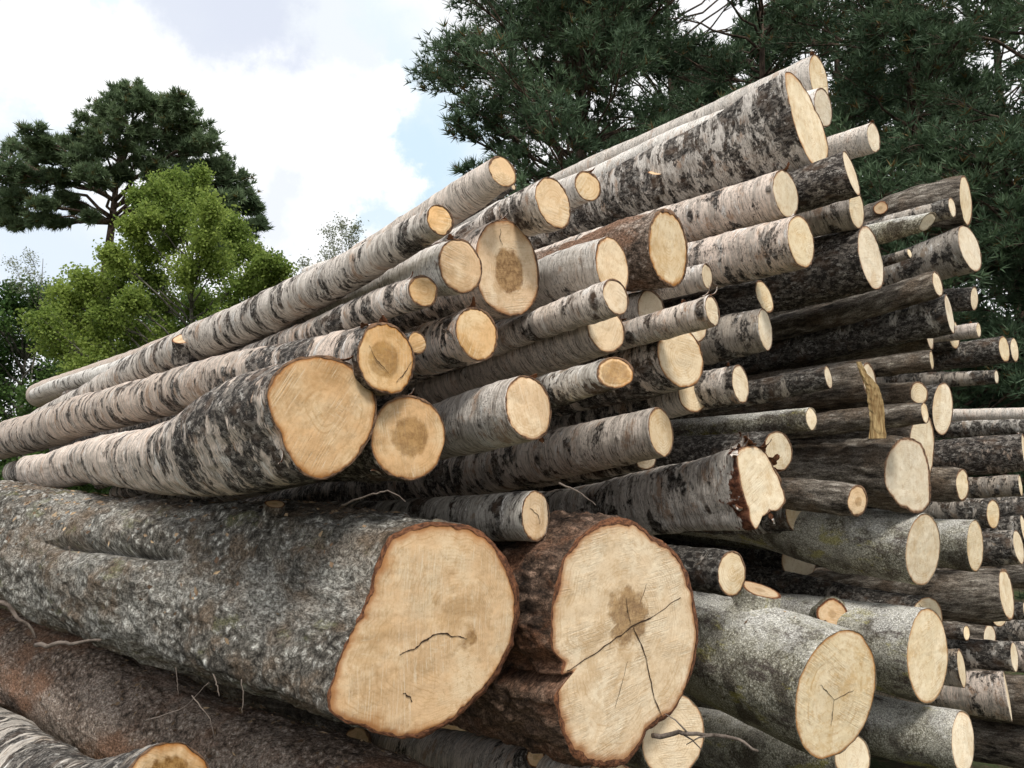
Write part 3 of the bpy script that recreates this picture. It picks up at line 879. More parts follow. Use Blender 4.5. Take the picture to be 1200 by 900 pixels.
def crack(o, g, line, root, base, hero):
    """a drying crack: a narrow ribbon just proud of the cut, its dark colour painting the shade inside"""
    n = g['n']
    pl = np.array([px_to_plane(x, y, g['N'], n) for x, y in line])
    k = len(pl) * 9
    tt = np.linspace(0, len(pl) - 1, k)
    P = np.stack([np.interp(tt, np.arange(len(pl)), pl[:, i]) for i in range(3)], 1)
    T = np.gradient(P, axis=0)
    T /= np.linalg.norm(T, axis=1)[:, None]
    S = np.cross(T, n)
    px = g['t'] / F_PX
    P[1:-1] += S[1:-1] * (fbm(np.stack([tt * 3, np.full(k, line[0][0]), np.zeros(k)], 1), 3, 3) * 2.2 * px)[1:-1, None]
    w_ = (.85 if hero == 3 and len(line) > 2 else .42) * px * (.35 + .65 * np.sin(np.linspace(.25, math.pi * .93, k))) * (1 + .7 * fbm(np.stack([tt * 6, np.zeros(k), np.full(k, line[0][1])], 1), 2, 4))
    V = np.stack([P - S * w_[:, None] - n * .0022, P - n * .0016, P + S * w_[:, None] - n * .0022], 1).reshape(-1, 3)
    Q = []
    for i in range(k - 1):
        for q in (0, 1):
            a_ = i * 3 + q
            Q.append([a_, a_ + 1, a_ + 4, a_ + 3])
    link('crack', build_mesh('crack', V - base, np.array(Q), None, None, (M_CRACK,)), root)

def stub(o, g, spec, root, base):
    x, y, w_, h_, kind = spec
    s, dirn = hit_log(g, x, y)
    c, r = axis_at(g, s)
    P = c + dirn * r * .93
    dz = (P - CAM) @ FW
    rr = max(w_, h_) / 2 * dz / F_PX
    tocam = norm(CAM - P)
    if kind == 'up':
        d = norm(dirn * .35 + np.array([0, 0, 1.0]) * .75 - g['a'] * .35)
        ln = .035 + rr * .5
    elif kind == 'near':
        d = norm(-g['a'] + dirn * .5)
        ln = rr * 1.6
    else:
        d = norm(dirn * .5 + tocam * .5 - g['a'] * .25)
        ln = .025 + rr * .3
    n = 20
    u1 = norm(np.cross(d, [.2, .1, 1]))
    u2 = np.cross(d, u1)
    th = np.arange(n) * 2 * math.pi / n
    prof = [(-.04, 1.5), (0, 1.25), (ln * .35, 1.08), (ln * .9, 1.02), (ln, 1.0), (ln, .88)]
    V = []
    wob = 1 + .22 * fbm(np.stack([np.cos(th) * 1.2, np.sin(th) * 1.2, np.full(n, x * .1)], 1), 2, 3)
    for (hh, k) in prof:
        ring = P + d * hh + (np.outer(np.cos(th), u1) + np.outer(np.sin(th), u2)) * (rr * k * wob)[:, None]
        V.append(ring)
    m = len(prof)
    V = np.vstack(V)
    i = np.arange(m - 1)[:, None] * n
    j = np.arange(n)[None]
    j2 = (j + 1) % n
    Q = np.stack([i + j, i + j2, i + n + j2, i + n + j], -1).reshape(-1, 4)
    mi = np.zeros(len(Q), int)
    mi[-n:] = 1
    lc = V - P
    full = lambda v: np.full(len(V), float(v))
    me = build_mesh('branch_stub', V - base, Q, None, dict(log_co=lc + x, rough=full(.9), tone=full(.95), hue=full(.5), peel=full(-1), rcol=full(1)),
                    (MB[o['kind']], INNER), mi)
    so_ = link('branch_stub', me, root)
    # its sawn face
    ring = V[-n:]
    cen = ring.mean(0)
    rho = np.array([.25, .5, .75, 1.0])
    W = (cen + rho[:, None, None] * (ring - cen)[None]).reshape(-1, 3)
    W = np.vstack([W, cen])
    xy = np.stack([(W - cen) @ u1, (W - cen) @ u2, np.append(np.repeat(rho, n), 0)], 1)
    i = np.arange(3)[:, None] * n
    Q = np.stack([i + j, i + j2, i + n + j2, i + n + j], -1).reshape(-1, 4)
    T = np.stack([np.full(n, len(W) - 1), (np.arange(n) + 1) % n, np.arange(n)], -1)
    full = lambda v: np.full(len(W), float(v))
    fm = build_mesh('cut_face', W - base, Q, T, dict(cut_co=xy, warm=full(.85), heart=full(.3), hstr=full(.4), rim=full(.8),
                    seed=full(x), ringn=full(5)), (WOOD,))
    link('cut_face', fm, so_)

def flap(o, g, Q3, root, base, k):
    """a torn tongue of bark curling off the cut lip"""
    nth = len(Q3)
    j = rnd.randrange(nth)
    if k % 2 == 0:                      # favour the upper lip, where they show
        j = int(np.argmax(Q3[:, 2] + rng.random(nth) * g['R'][0]))
    c = g['N']
    E = Q3[j]
    rad = norm(E - c)
    tan = norm(Q3[(j + 1) % nth] - Q3[j - 1])
    fk = o.get('flapk', 1)
    wv = rnd.uniform(.006, .018) * fk
    ln = rnd.uniform(.02, .06) * fk
    side = rnd.choice([-1, 1])
    curl = rnd.uniform(.8, 2.6)
    m, V = 9, []
    start = E + g['a'] * rnd.uniform(.004, .05) + rad * .001
    pos, ang = start, 0.0
    ax = norm(-g['a'] * rnd.uniform(.3, 1) + tan * side * rnd.uniform(.2, 1))
    sd_ = norm(np.cross(ax, rad))
    for i in range(m):
        t = i / (m - 1)
        wd = wv * (1 - t ** 2 * .8) * (1 + .35 * rnd.uniform(-1, 1))
        nd = ax * math.cos(ang) + rad * math.sin(ang)
        nn = -ax * math.sin(ang) + rad * math.cos(ang)
        V += [pos - sd_ * wd, pos + nn * .002, pos + sd_ * wd * rnd.uniform(.6, 1)]
        pos = pos + nd * ln / m
        ang += curl / m
    V = np.array(V)
    # thickness
    B = V - np.repeat(np.tile(rad * .0012, (m, 1)), 3, 0)
    n0 = len(V)
    V2 = np.vstack([V, B])
    Q = []
    for i in range(m - 1):
        for q in (0, 1):
            a_ = i * 3 + q
            Q.append([a_, a_ + 1, a_ + 4, a_ + 3])
            Q.append([n0 + a_, n0 + a_ + 3, n0 + a_ + 4, n0 + a_ + 1])
        for q in (0, 2):
            a_ = i * 3 + q
            Q.append([a_, a_ + 3, n0 + a_ + 3, n0 + a_])
    mi = np.array([0 if z % 6 in (0, 2) else 1 for z in range(len(Q))])
    full = lambda v: np.full(len(V2), float(v))
    me = build_mesh('bark_flap', V2 - base, np.array(Q), None, dict(log_co=V2 - start + k, rough=full(.1), tone=full(1.1), hue=full(.2), peel=full(-1), rcol=full(1)),
                    (MB[o['kind']], INNER), mi)
    link('bark_flap', me, root)

def build_log(o, idx):
    o['id'] = idx
    o.setdefault('kind', 'birch')
    g = prep(o)
    g['e1'], g['e2'] = face_frame(g)
    e1, e2, a, N = g['e1'], g['e2'], g['a'], g['N']
    smooth_along(g)
    g['n'] = n = solve_cut(o, g)
    hero = o.get('hero', 0)
    rpx = max(o['h'], o['w']) / 2
    nth = int(min(300, max(22, 2 * math.pi * rpx / {0: 4.2, 1: 3.0, 2: 2.4, 3: 2.2}[hero])))
    t = np.arange(nth) * 2 * math.pi / nth - math.pi
    unit = np.outer(np.cos(t), e1) + np.outer(np.sin(t), e2)
    r0 = g['R'][0]
    sd_ = idx * 13.7
    circ = np.stack([np.cos(t), np.sin(t), np.zeros(nth)], 1)
    if o.get('outline'):
        ol = o['outline']
        pts = np.array([px_to_plane(x, y, N, n) for x, y in ol]) - N
        q1, q2 = pts @ e1, pts @ e2
        _, R0 = polar(q1, q2, nth, 5 if hero == 3 else 19)
        # rescale so that the perpendicular section is not skewed: points already lie off the axis
    else:
        R0 = r0 * (1 + .045 * fbm(circ * 1.1 + sd_, 2, 2) + .02 * fbm(circ * 4 + sd_, 2, 3))
        R0 = R0 * (1 + (o.get('asp', 1) - 1) * np.abs(np.cos(t)) ** 2)
    rmean = np.sqrt((R0 ** 2).mean())
    bt = o.get('bark', .005 if o['kind'] in ('birch', 'white', 'greybirch', 'aspen') else .009)
    bt = min(bt, rmean * .12)
    hue = o.get('hue', rnd.uniform(.05, .95))
    rough = o.get('rough', (.8, .8))
    if o['kind'] in ('birch', 'white', 'greybirch'):
        amp = .0025 + .004 * rough[0]
    elif o['kind'] == 'aspen':
        amp = .003
    else:
        amp = .015 if hero == 3 else .010
    amp = min(amp * o.get('ampk', 1), rmean * .1)
    # stations: step grows with distance from the camera
    st, s = [0.0, .004, .012], .012
    dist0 = np.linalg.norm(N - CAM)
    px = {0: 5.6, 1: 4.3, 2: 3.0, 3: 2.6}[hero]
    S_end = g['L']
    vis = 9 if len(o['pts']) >= 3 or hero >= 2 else 1.6
    while s < S_end:
        P, _ = axis_at(g, s)
        d = np.linalg.norm(P - CAM)
        v = (P - CAM) / d
        fs = max(.35, np.linalg.norm(v - a * (v @ a)))
        stp = px * d / F_PX / fs
        if s > vis:
            stp = max(stp, .25)
        s += stp
        st.append(min(s, S_end))
    st = np.array(st)
    m = len(st)
    C, R = axis_at(g, st)
    R = np.clip(R, .01, None)
    bl = o.get('blend', .25)
    k = np.clip(st / bl, 0, 1)
    k = k * k * (3 - 2 * k)
    shape = R0 / rmean if o.get('outline') else R0 / r0
    far_shape = 1 + .04 * fbm(circ * 1.1 + sd_ + 5, 2, 2)
    if o.get('outline'):
        rr = (R0[None] * (1 - k[:, None]) + (R[:, None] * (1 + (shape - 1) * .35)[None]) * k[:, None])
    else:
        rr = R[:, None] * (shape[None] * (1 - k[:, None]) + far_shape[None] * k[:, None])
    # coordinates that ride on the log
    LCx = np.cos(t)[None] * R[:, None]
    LCy = np.sin(t)[None] * R[:, None]
    LC = np.stack([LCx + 0 * rr, LCy + 0 * rr, np.repeat(st[:, None], nth, 1)], -1).reshape(-1, 3) + sd_
    lump = fbm(LC * np.array([5, 5, 3.0]), 3, 4) * .085 * np.repeat(R, nth)
    fine = fbm(LC * np.array([38, 38, 30.0]), 3, 6) * amp
    ridge = np.zeros(len(LC))
    if o['kind'] in ('furrow', 'brown'):
        ridge = (1 - np.abs(fbm(LC * np.array([26, 26, 6.0]), 3, 9)) * 2.4) * amp * .9
    elif o['kind'] in ('birch', 'white', 'greybirch'):
        ridge = fbm(LC * np.array([8, 8, 60.0]), 2, 9) * .0022
    if True:
        for _ in range(26 if o.get('knots') else 7):
            ks, ka = rnd.uniform(.15, 4), rnd.uniform(-math.pi, math.pi)
            kr = rmean * rnd.uniform(.05, .14)
            dd = np.hypot(LC[:, 2] - sd_ - ks, ((np.tile(t, m) - ka + math.pi) % (2 * math.pi) - math.pi) * np.repeat(R, nth))
            lump += min(.014, kr) * np.exp(-(dd / max(.02, kr * rnd.uniform(2, 4))) ** 2)
    if o.get('groove'):
        hs = [hit_log(g, x, y) for x, y in o['groove']]
        gs = np.array([h[0] for h in hs])
        ga = np.array([math.atan2(h[1] @ e2, h[1] @ e1) for h in hs])
        i_ = np.argsort(gs)
        gs, ga = gs[i_], ga[i_]
        sv, tv = LC[:, 2] - sd_, np.tile(t, m)
        gc = np.interp(sv, gs, ga)
        dth = ((tv - gc + math.pi) % (2 * math.pi) - math.pi) * np.repeat(R, nth)
        inn = np.clip((sv - gs[0]) / .25, 0, 1) * np.clip((gs[-1] + .1 - sv) / .15, 0, 1)
        lump += inn * (-.06 * np.exp(-(np.abs(dth) / .013) ** 1.2) + .022 * np.exp(-((np.abs(dth) - .09) / .07) ** 2))
    fade = np.clip(LC[:, 2] - sd_, 0, .05) / .05
    disp = lump * np.clip((LC[:, 2] - sd_) / .3, 0, 1) + fine * (.45 + .55 * fade) + ridge * fade
    rr = rr.reshape(-1) + disp
    V = np.repeat(C, nth, 0) + np.tile(unit, (m, 1)) * rr[:, None]
    # shear the first stretch into the plane of the saw cut
    q = V - np.repeat(C, nth, 0)
    sh = -(q @ n) / (a @ n)
    sh = sh * np.repeat(np.clip(1 - st / max(.35, 3 * rmean), 0, 1), nth)
    if o.get('jag') or o.get('flaps') or hero:
        jg = fbm(circ * 7 + sd_, 3, 8) * o.get('jag', .004)
        sh[:nth] += jg
    V = V + np.outer(sh, a)
    # inner lip of the bark, where the wood begins
    inner_r = R0 - bt * np.clip(.85 + .9 * fbm(circ * 1.7 + sd_, 2, 15) + .8 * fbm(circ * 9 + sd_, 3, 12), .25, 2)
    lipV = C[0] + unit * inner_r[:, None]
    ql = lipV - C[0]
    lipV = lipV + np.outer(-(ql @ n) / (a @ n), a)
    V = np.vstack([lipV, V])
    LCin = LC[:nth].copy()
    LCin[:, :2] = (LCin[:, :2] - sd_) * .9 + sd_
    LCin[:, 2] -= .01
    LCa = np.vstack([LCin, LC])
    upA = np.concatenate([unit[:, 2], np.tile(unit[:, 2], m)])
    i = np.arange(m)[:, None] * nth
    j = np.arange(nth)[None]
    j2 = (j + 1) % nth
    Q = np.stack([i + j, i + j2, i + nth + j2, i + nth + j], -1).reshape(-1, 4)
    nn = np.cross(V[Q[-1, 1]] - V[Q[-1, 0]], V[Q[-1, 3]] - V[Q[-1, 0]])
    if nn @ (V[Q[-1, 0]] - C[-1]) < 0:
        Q = Q[:, ::-1]
    mi = np.zeros(len(Q), int)
    mi[:nth] = 1
    sA = np.concatenate([np.zeros(nth), np.repeat(st, nth)])
    # rough bark mostly near the butt, clean above
    rg = rough[0] + (rough[1] - rough[0]) * np.clip(sA / 1.5, 0, 1)
    tone = np.full(len(V), o.get('tone', rnd.uniform(.86, 1.08)))
    base = N.copy()
    nm = {'birch': 'birch_log', 'white': 'birch_log', 'greybirch': 'birch_log'}.get(o['kind'], 'log')
    root = thing(nm, o['label'], 'log', base, 'felled logs stacked in the pile')
    me = build_mesh('bark', V - base, Q, None, dict(log_co=LCa, up=upA, rough=rg, tone=tone, hue=np.full(len(V), float(hue)), peel=o.get('peel', .12 if o.get('flaps') else 0) * (1 - np.clip(sA / .22, 0, 1)) - .35 * np.clip(sA / .3, 0, 1) - (0 if o.get('peel') or o.get('flaps') else .5), rcol=np.full(len(V), float(o.get('rcol', .6 if o['kind'] != 'aspen' else 0)))),
                    (MB[o['kind']], INNER), mi)
    link('bark', me, root)
    nr = {0: 5, 1: 12, 2: 24, 3: 40}[hero]
    fm, pith = face_mesh(o, g, lipV, nth, nr, 'cut_face', hero)
    fm.transform(__import__('mathutils').Matrix.Translation(tuple(-base)))
    link('cut_face', fm, root)
    for ck, line in enumerate(o.get('cracks', [])):
        crack(o, g, line, root, base, hero)
    # the far sawn end
    farQ = V[-nth:]
    ff, _ = face_mesh(o, g, farQ, nth, 2, 'cut_face', 0, far=True)
    ff.transform(__import__('mathutils').Matrix.Translation(tuple(-base)))
    link('cut_face', ff, root)
    for sp in o.get('stubs', []):
        stub(o, g, sp, root, base)
    nf = o.get('flaps', (2 if hero else 1) if o['kind'] in ('birch', 'white') and idx < 200 and rnd.random() < .75 else 0)
    for k_ in range(nf):
        flap(o, g, V[nth:2 * nth], root, base, k_)
    g['o'] = o
    KEEP.append(g)
    return root

for i_, o_ in enumerate(LOGS):
    build_log(o_, i_)

# ---------------------------------------------------------------- logs deep in the stack and under it
E_U = np.array([math.cos(math.radians(-AZ0)), math.sin(math.radians(-AZ0)), 0])
E_U = np.array([math.sin(math.radians(AZ0 + 90)), math.cos(math.radians(AZ0 + 90)), 0])
D_0 = np.array([math.sin(math.radians(AZ0)), math.cos(math.radians(AZ0)), 0])
# across the stack's face, height, radius, set back (metres)
DEEP = [(-0.674, 0.189, 0.136, -4.18), (2.362, 0.679, 0.161, -1.6), (3.45, 0.66, 0.148, -1.58), (1.632, 0.684, 0.14, -1.85), (1.866, 0.341, 0.14, -1.49), (0.116, 0.189, 0.128, -3.77), (2.105, 2.399, 0.128, -1.35), (1.572, 0.193, 0.132, -1.38), (0.407, 0.183, 0.138, -1.52), (0.926, 0.524, 0.158, -1.52), (1.193, 1.046, 0.156, -1.73), (2.022, 0.601, 0.13, -1.64), (2.434, 1.353, 0.153, -1.54), (1.365, 0.513, 0.133, -1.73), (3.034, 1.094, 0.136, -1.56), (-0.369, 0.159, 0.138, -3.72), (0.09, 1.07, 0.132, -3.96), (0.274, 0.474, 0.143, -4.18), (1.816, 2.137, 0.138, -1.43), (3.414, 0.215, 0.137, -1.54), (2.316, 2.208, 0.134, -1.32), (0.274, 0.82, 0.126, -3.72), (2.642, 0.516, 0.132, -1.74), (-0.47, 0.46, 0.145, -4.04), (1.068, 0.241, 0.142, -1.81), (2.707, 0.192, 0.121, -1.78), (1.499, 1.835, 0.122, -1.67), (3.145, 1.46, 0.124, -1.79), (2.398, 1.0, 0.139, -1.37), (-0.15, 0.348, 0.157, -3.71), (2.14, 0.2, 0.149, -1.77), (1.281, 0.767, 0.136, -1.47), (2.34, 1.657, 0.132, -1.41), (3.146, 0.145, 0.138, -1.55), (0.77, 0.129, 0.09, -1.89), (1.305, 0.174, 0.096, -1.81), (1.705, 1.629, 0.099, -1.87), (0.487, 0.637, 0.087, -1.2), (0.369, 2.01, 0.106, -1.67), (2.611, 1.175, 0.089, -1.32), (3.283, 0.469, 0.109, -1.54), (1.457, 0.963, 0.098, -1.37), (3.876, 0.196, 0.091, -1.44), (0.226, 1.262, 0.091, -4.05), (-0.131, 0.111, 0.085, -3.82), (3.871, 1.418, 0.107, -1.85)]
DEEP_LABEL = {37: 'log showing in the dark gap between the huge grey and brown mossy logs',
              38: 'dark log glimpsed between the big oval ended log and huge grey one',
              32: 'strip of dark log under the ragged barked birch in the centre',
              13: 'shaded log end low in the gap under the huge grey end'}
deep_n = 0
for (u_, z_, r, g0) in DEEP:
    N = P0 + E_U * u_ + D_0 * (-g0)
    N = np.array([N[0], N[1], z_])
    x, y, zz = project(N)
    low = y > 930
    lab = 'log at the very bottom of the stack close to the ground' if low else 'dark log set back deep in a gap of the stack'
    o = dict(label=lab, cx=x, cy=y, w=2 * r * F_PX / zz * .7, h=2 * r * F_PX / zz, pts=[], p=g0,
             kind=['greybirch', 'furrow', 'birch'][deep_n % 3], rough=(.8, .8), L=4.6)
    if deep_n in DEEP_LABEL:
        o['label'] = DEEP_LABEL[deep_n]
    rt = build_log(o, 200 + deep_n)
    rt['group'] = 'bottom logs of the stack' if low else 'logs set back in the gaps'
    deep_n += 1
print('deep logs', deep_n)

# ---------------------------------------------------------------- ground
t = NT('forest_floor')
gc = t.new('ShaderNodeTexCoord').outputs['Object']
n1 = t.noise(gc, 1.3, 6, .65)
n2 = t.noise(gc, 22, 6, .7)
c = t.mix(t.rng(n1, .42, .6), (.07, .052, .034), (.055, .085, .028))
c = t.mix(t.rng(n2, .5, .66), c, (.16, .12, .075))
M_GROUND = t.done(c, t.bump(n2, .04, .9), 1)
gx = np.concatenate([np.linspace(-400, -14, 14), np.linspace(-12, 12, 70), np.linspace(14, 400, 14)])
gy = np.concatenate([np.linspace(-120, -5, 8), np.linspace(-4, 16, 60), np.linspace(18, 700, 16)])
X, Y = np.meshgrid(gx, gy)
G = np.stack([X.ravel(), Y.ravel(), np.zeros(X.size)], 1)
G[:, 2] = .03 * fbm(G * .9, 3, 2) - .05 + .15 * fbm(G * .06, 2, 7) * np.clip((np.hypot(G[:, 0], G[:, 1] - 3) - 6) / 10, 0, 1)
nx_ = len(gx)
ii = (np.arange(len(gy) - 1)[:, None] * nx_ + np.arange(nx_ - 1)[None]).ravel()
gq = np.stack([ii, ii + 1, ii + 1 + nx_, ii + nx_], 1)
link('ground', build_mesh('ground', G, gq, None, None, (M_GROUND,)), kind='structure')

# ---------------------------------------------------------------- foliage
def leaf_mat(name, dark, light, trans=.25, hue=None):
    t = NT(name)
    tn = t.attr('tone')
    c = t.mix(tn, dark, light)
    if hue:
        c = t.mix(t.math('MULTIPLY', t.attr('dry'), 1.0), c, hue)
    t.done(c, None, .6)
    tr = t.new('ShaderNodeBsdfTranslucent')
    t.put(tr.inputs[0], c)
    mx = t.new('ShaderNodeMixShader')
    mx.inputs[0].default_value = trans
    t.l.new(t.b.outputs[0], mx.inputs[1])
    t.l.new(tr.outputs[0], mx.inputs[2])
    out = [n for n in t.n if n.type == 'OUTPUT_MATERIAL'][0]
    t.l.new(mx.outputs[0], out.inputs[0])
    return t.m

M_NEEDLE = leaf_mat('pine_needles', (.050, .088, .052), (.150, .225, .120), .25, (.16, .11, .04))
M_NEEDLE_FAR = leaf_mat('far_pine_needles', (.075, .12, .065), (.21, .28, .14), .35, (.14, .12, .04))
M_SPRING = leaf_mat('spring_leaves', (.13, .205, .040), (.36, .45, .105), .5)
M_LEAF = leaf_mat('green_leaves', (.035, .085, .022), (.12, .20, .05), .35)
M_PALE = leaf_mat('pale_buds', (.16, .19, .12), (.30, .33, .22), .35)

def wood_mat(name, a, b):
    t = NT(name)
    P = t.new('ShaderNodeTexCoord').outputs['Object']
    n = t.noise(t.scalev(P, (14, 14, 5)), 1, 6, .7)
    c = t.mix(t.rng(n, .38, .62), a, b)
    return t.done(c, t.bump(n, .03, .8), .95)

M_PTRUNK = wood_mat('pine_trunk_bark', (.045, .032, .026), (.17, .12, .09))
M_TWIG = wood_mat('dead_twig_bark', (.07, .055, .045), (.20, .165, .14))
M_DTRUNK = wood_mat('grey_trunk_bark', (.06, .055, .045), (.20, .19, .16))

def unit_rand(rg, n):
    v = rg.normal(size=(n, 3))
    return v / np.linalg.norm(v, axis=1)[:, None]

def needles(rg, P, A, per, ln, wd, spread=.9):
    """tufts of thin pointed blades at P around the axes A"""
    n = len(P)
    B = np.repeat(P, per, 0)
    D = np.repeat(A, per, 0) + spread * unit_rand(rg, n * per)
    D /= np.linalg.norm(D, axis=1)[:, None]
    L = ln * rg.uniform(.6, 1.2, n * per)[:, None]
    W = np.cross(D, unit_rand(rg, n * per))
    W /= np.linalg.norm(W, axis=1)[:, None]
    V = np.stack([B - W * wd, B + W * wd, B + D * L], 1).reshape(-1, 3)
    T = np.arange(len(V)).reshape(-1, 3)
    return V, T

def leaves(rg, P, ln, wd):
    n = len(P)
    D = unit_rand(rg, n)
    D[:, 2] -= .2
    D /= np.linalg.norm(D, axis=1)[:, None]
    W = np.cross(D, unit_rand(rg, n))
    W /= np.linalg.norm(W, axis=1)[:, None]
    L = ln * rg.uniform(.6, 1.25, n)[:, None]
    w2 = wd * rg.uniform(.7, 1.2, n)[:, None]
    V = np.stack([P, P + D * L * .5 + W * w2, P + D * L, P + D * L * .5 - W * w2], 1).reshape(-1, 3)
    Q = np.arange(len(V)).reshape(-1, 4)
    return V, Q

def make_tree(name, label, base, height, tr, pads, style, group, seed, mats, lean=(0, 0), limb_r=.03,
              twigs=12, tufts=9, per=7, ln=.09, wd=.004, droop=.0, zmin=.3, under=.45):
    """pads: list of (centre, radius, flatness); a limb runs from the trunk to each and twigs fan out in it"""
    rg = np.random.default_rng(seed)
    base = np.array([base[0], base[1], base[2]])
    root = thing(name, label, 'tree', base, group)
    k = np.linspace(0, 1, 14)
    trunk = np.zeros((14, 3))
    trunk[:, 2] = k * height
    trunk[:, 0] = lean[0] * k ** 1.5 + .02 * height * .3 * np.sin(k * 7 + seed)
    trunk[:, 1] = lean[1] * k ** 1.5 + .02 * height * .3 * np.cos(k * 5 + seed)
    tb = Tubes()
    tb.add(trunk, tr * (1 - .82 * k) * (1 + .35 * np.exp(-k * 22)), 12)
    link('trunk', tb.mesh('trunk', mats[0]), root)
    br = Tubes()
    PP, AA = [], []
    for (c, r, fl) in pads:
        c = np.asarray(c) - base
        # where the limb leaves the trunk
        hd = math.hypot(c[0] - np.interp(c[2], trunk[:, 2], trunk[:, 0]), c[1] - np.interp(c[2], trunk[:, 2], trunk[:, 1]))
        z0 = min(height * .97, max(zmin, c[2] - hd * under + rg.uniform(-.1, .1)))
        s0 = np.array([np.interp(z0, trunk[:, 2], trunk[:, 0]), np.interp(z0, trunk[:, 2], trunk[:, 1]), z0])
        m = (s0 + c) / 2 + np.array([0, 0, .12 * hd]) + rg.normal(0, .05 * hd + .01, 3)
        q = np.linspace(0, 1, 8)[:, None]
        limb = (1 - q) ** 2 * s0 + 2 * q * (1 - q) * m + q ** 2 * c
        limb[1:-1] += rg.normal(0, .015 * hd + .005, (6, 3))
        lr = limb_r * (.5 + .5 * min(1.5, hd / (height * .25)))
        br.add(limb, np.linspace(lr, lr * .3, 8), 6)
        for _ in range(twigs):
            st_ = limb[rg.integers(4, 8)]
            d = unit_rand(rg, 1)[0]
            d = d * r * rg.uniform(.6, 1.05)
            d[2] *= fl
            e = c + d
            mid = (st_ + e) / 2 + np.array([0, 0, r * (.10 - droop)])
            q5 = np.linspace(0, 1, 4)[:, None]
            tw = (1 - q5) ** 2 * st_ + 2 * q5 * (1 - q5) * mid + q5 ** 2 * e
            br.add(tw, np.linspace(lr * .28, lr * .08, 4), 3, False)
            n = tufts
            u = rg.uniform(.25, 1.0, n) ** .8
            p = np.stack([np.interp(u, q5[:, 0], tw[:, i]) for i in range(3)], 1)
            ax = norm(e - st_ + 1e-6)
            jit = unit_rand(rg, n) * (r * .17 * rg.random(n) ** .5)[:, None]
            PP.append(p + jit)
            ua = ax * .6 + np.array([0, 0, .5])
            AA.append(ua + .6 * jit / (r * .17))
    link('branches', br.mesh('branches', mats[0]), root)
    P, A = np.vstack(PP), np.vstack(AA)
    A /= np.linalg.norm(A, axis=1)[:, None]
    if style == 'pine':
        V, T = needles(rg, P, A, per, ln, wd)
        k_ = per * 3
        tone = np.clip(np.repeat(.45 + .45 * fbm(P * 1.3 + seed, 3, 3) + rg.normal(0, .14, len(P)), k_), 0, 1)
        dry = np.clip(np.repeat((rg.random(len(P)) < .03).astype(float), k_), 0, 1)
        me = build_mesh('crown', V, None, T, dict(tone=tone, dry=dry), (mats[1],), smooth=False)
    else:
        Pn = np.repeat(P, per, 0) + rg.normal(0, ln * 1.1, (len(P) * per, 3))
        V, Q = leaves(rg, Pn, ln, wd)
        tone = np.clip(np.repeat(np.repeat(.5 + .6 * fbm(P * .9 + seed, 3, 3), per) + rg.normal(0, .2, len(Pn)), 4), 0, 1)
        me = build_mesh('crown', V, Q, None, dict(tone=tone, dry=tone * 0), (mats[1],), smooth=False)
    link('crown', me, root, kind='stuff')
    return root

def base_at(x, z):
    p = pxpt(x, 570, z)
    return (p[0], p[1], -.05)

# near pines on the right
LEFT_EDGE = [(-600, 500), (-100, 478), (0, 472), (50, 474), (100, 478), (125, 500), (150, 512), (185, 520), (230, 535), (300, 560), (600, 560)]
GAPS = [(845, 22, 22), (542, 172, 20), (632, 182, 8), (716, 124, 9), (812, 14, 10), (1184, 78, 8), (1052, 470, 10), (1062, 456, 8)]
def ok_pad(c, r):
    x, y, z = project(c)
    rp = r / z * F_PX
    ex = np.interp(y, [a for a, b in LEFT_EDGE], [b for a, b in LEFT_EDGE])
    if x - rp * .8 < ex:
        return False
    for gx_, gy_, gr in GAPS:
        if math.hypot(x - gx_, y - gy_) < gr + rp * .75:
            return False
    return True

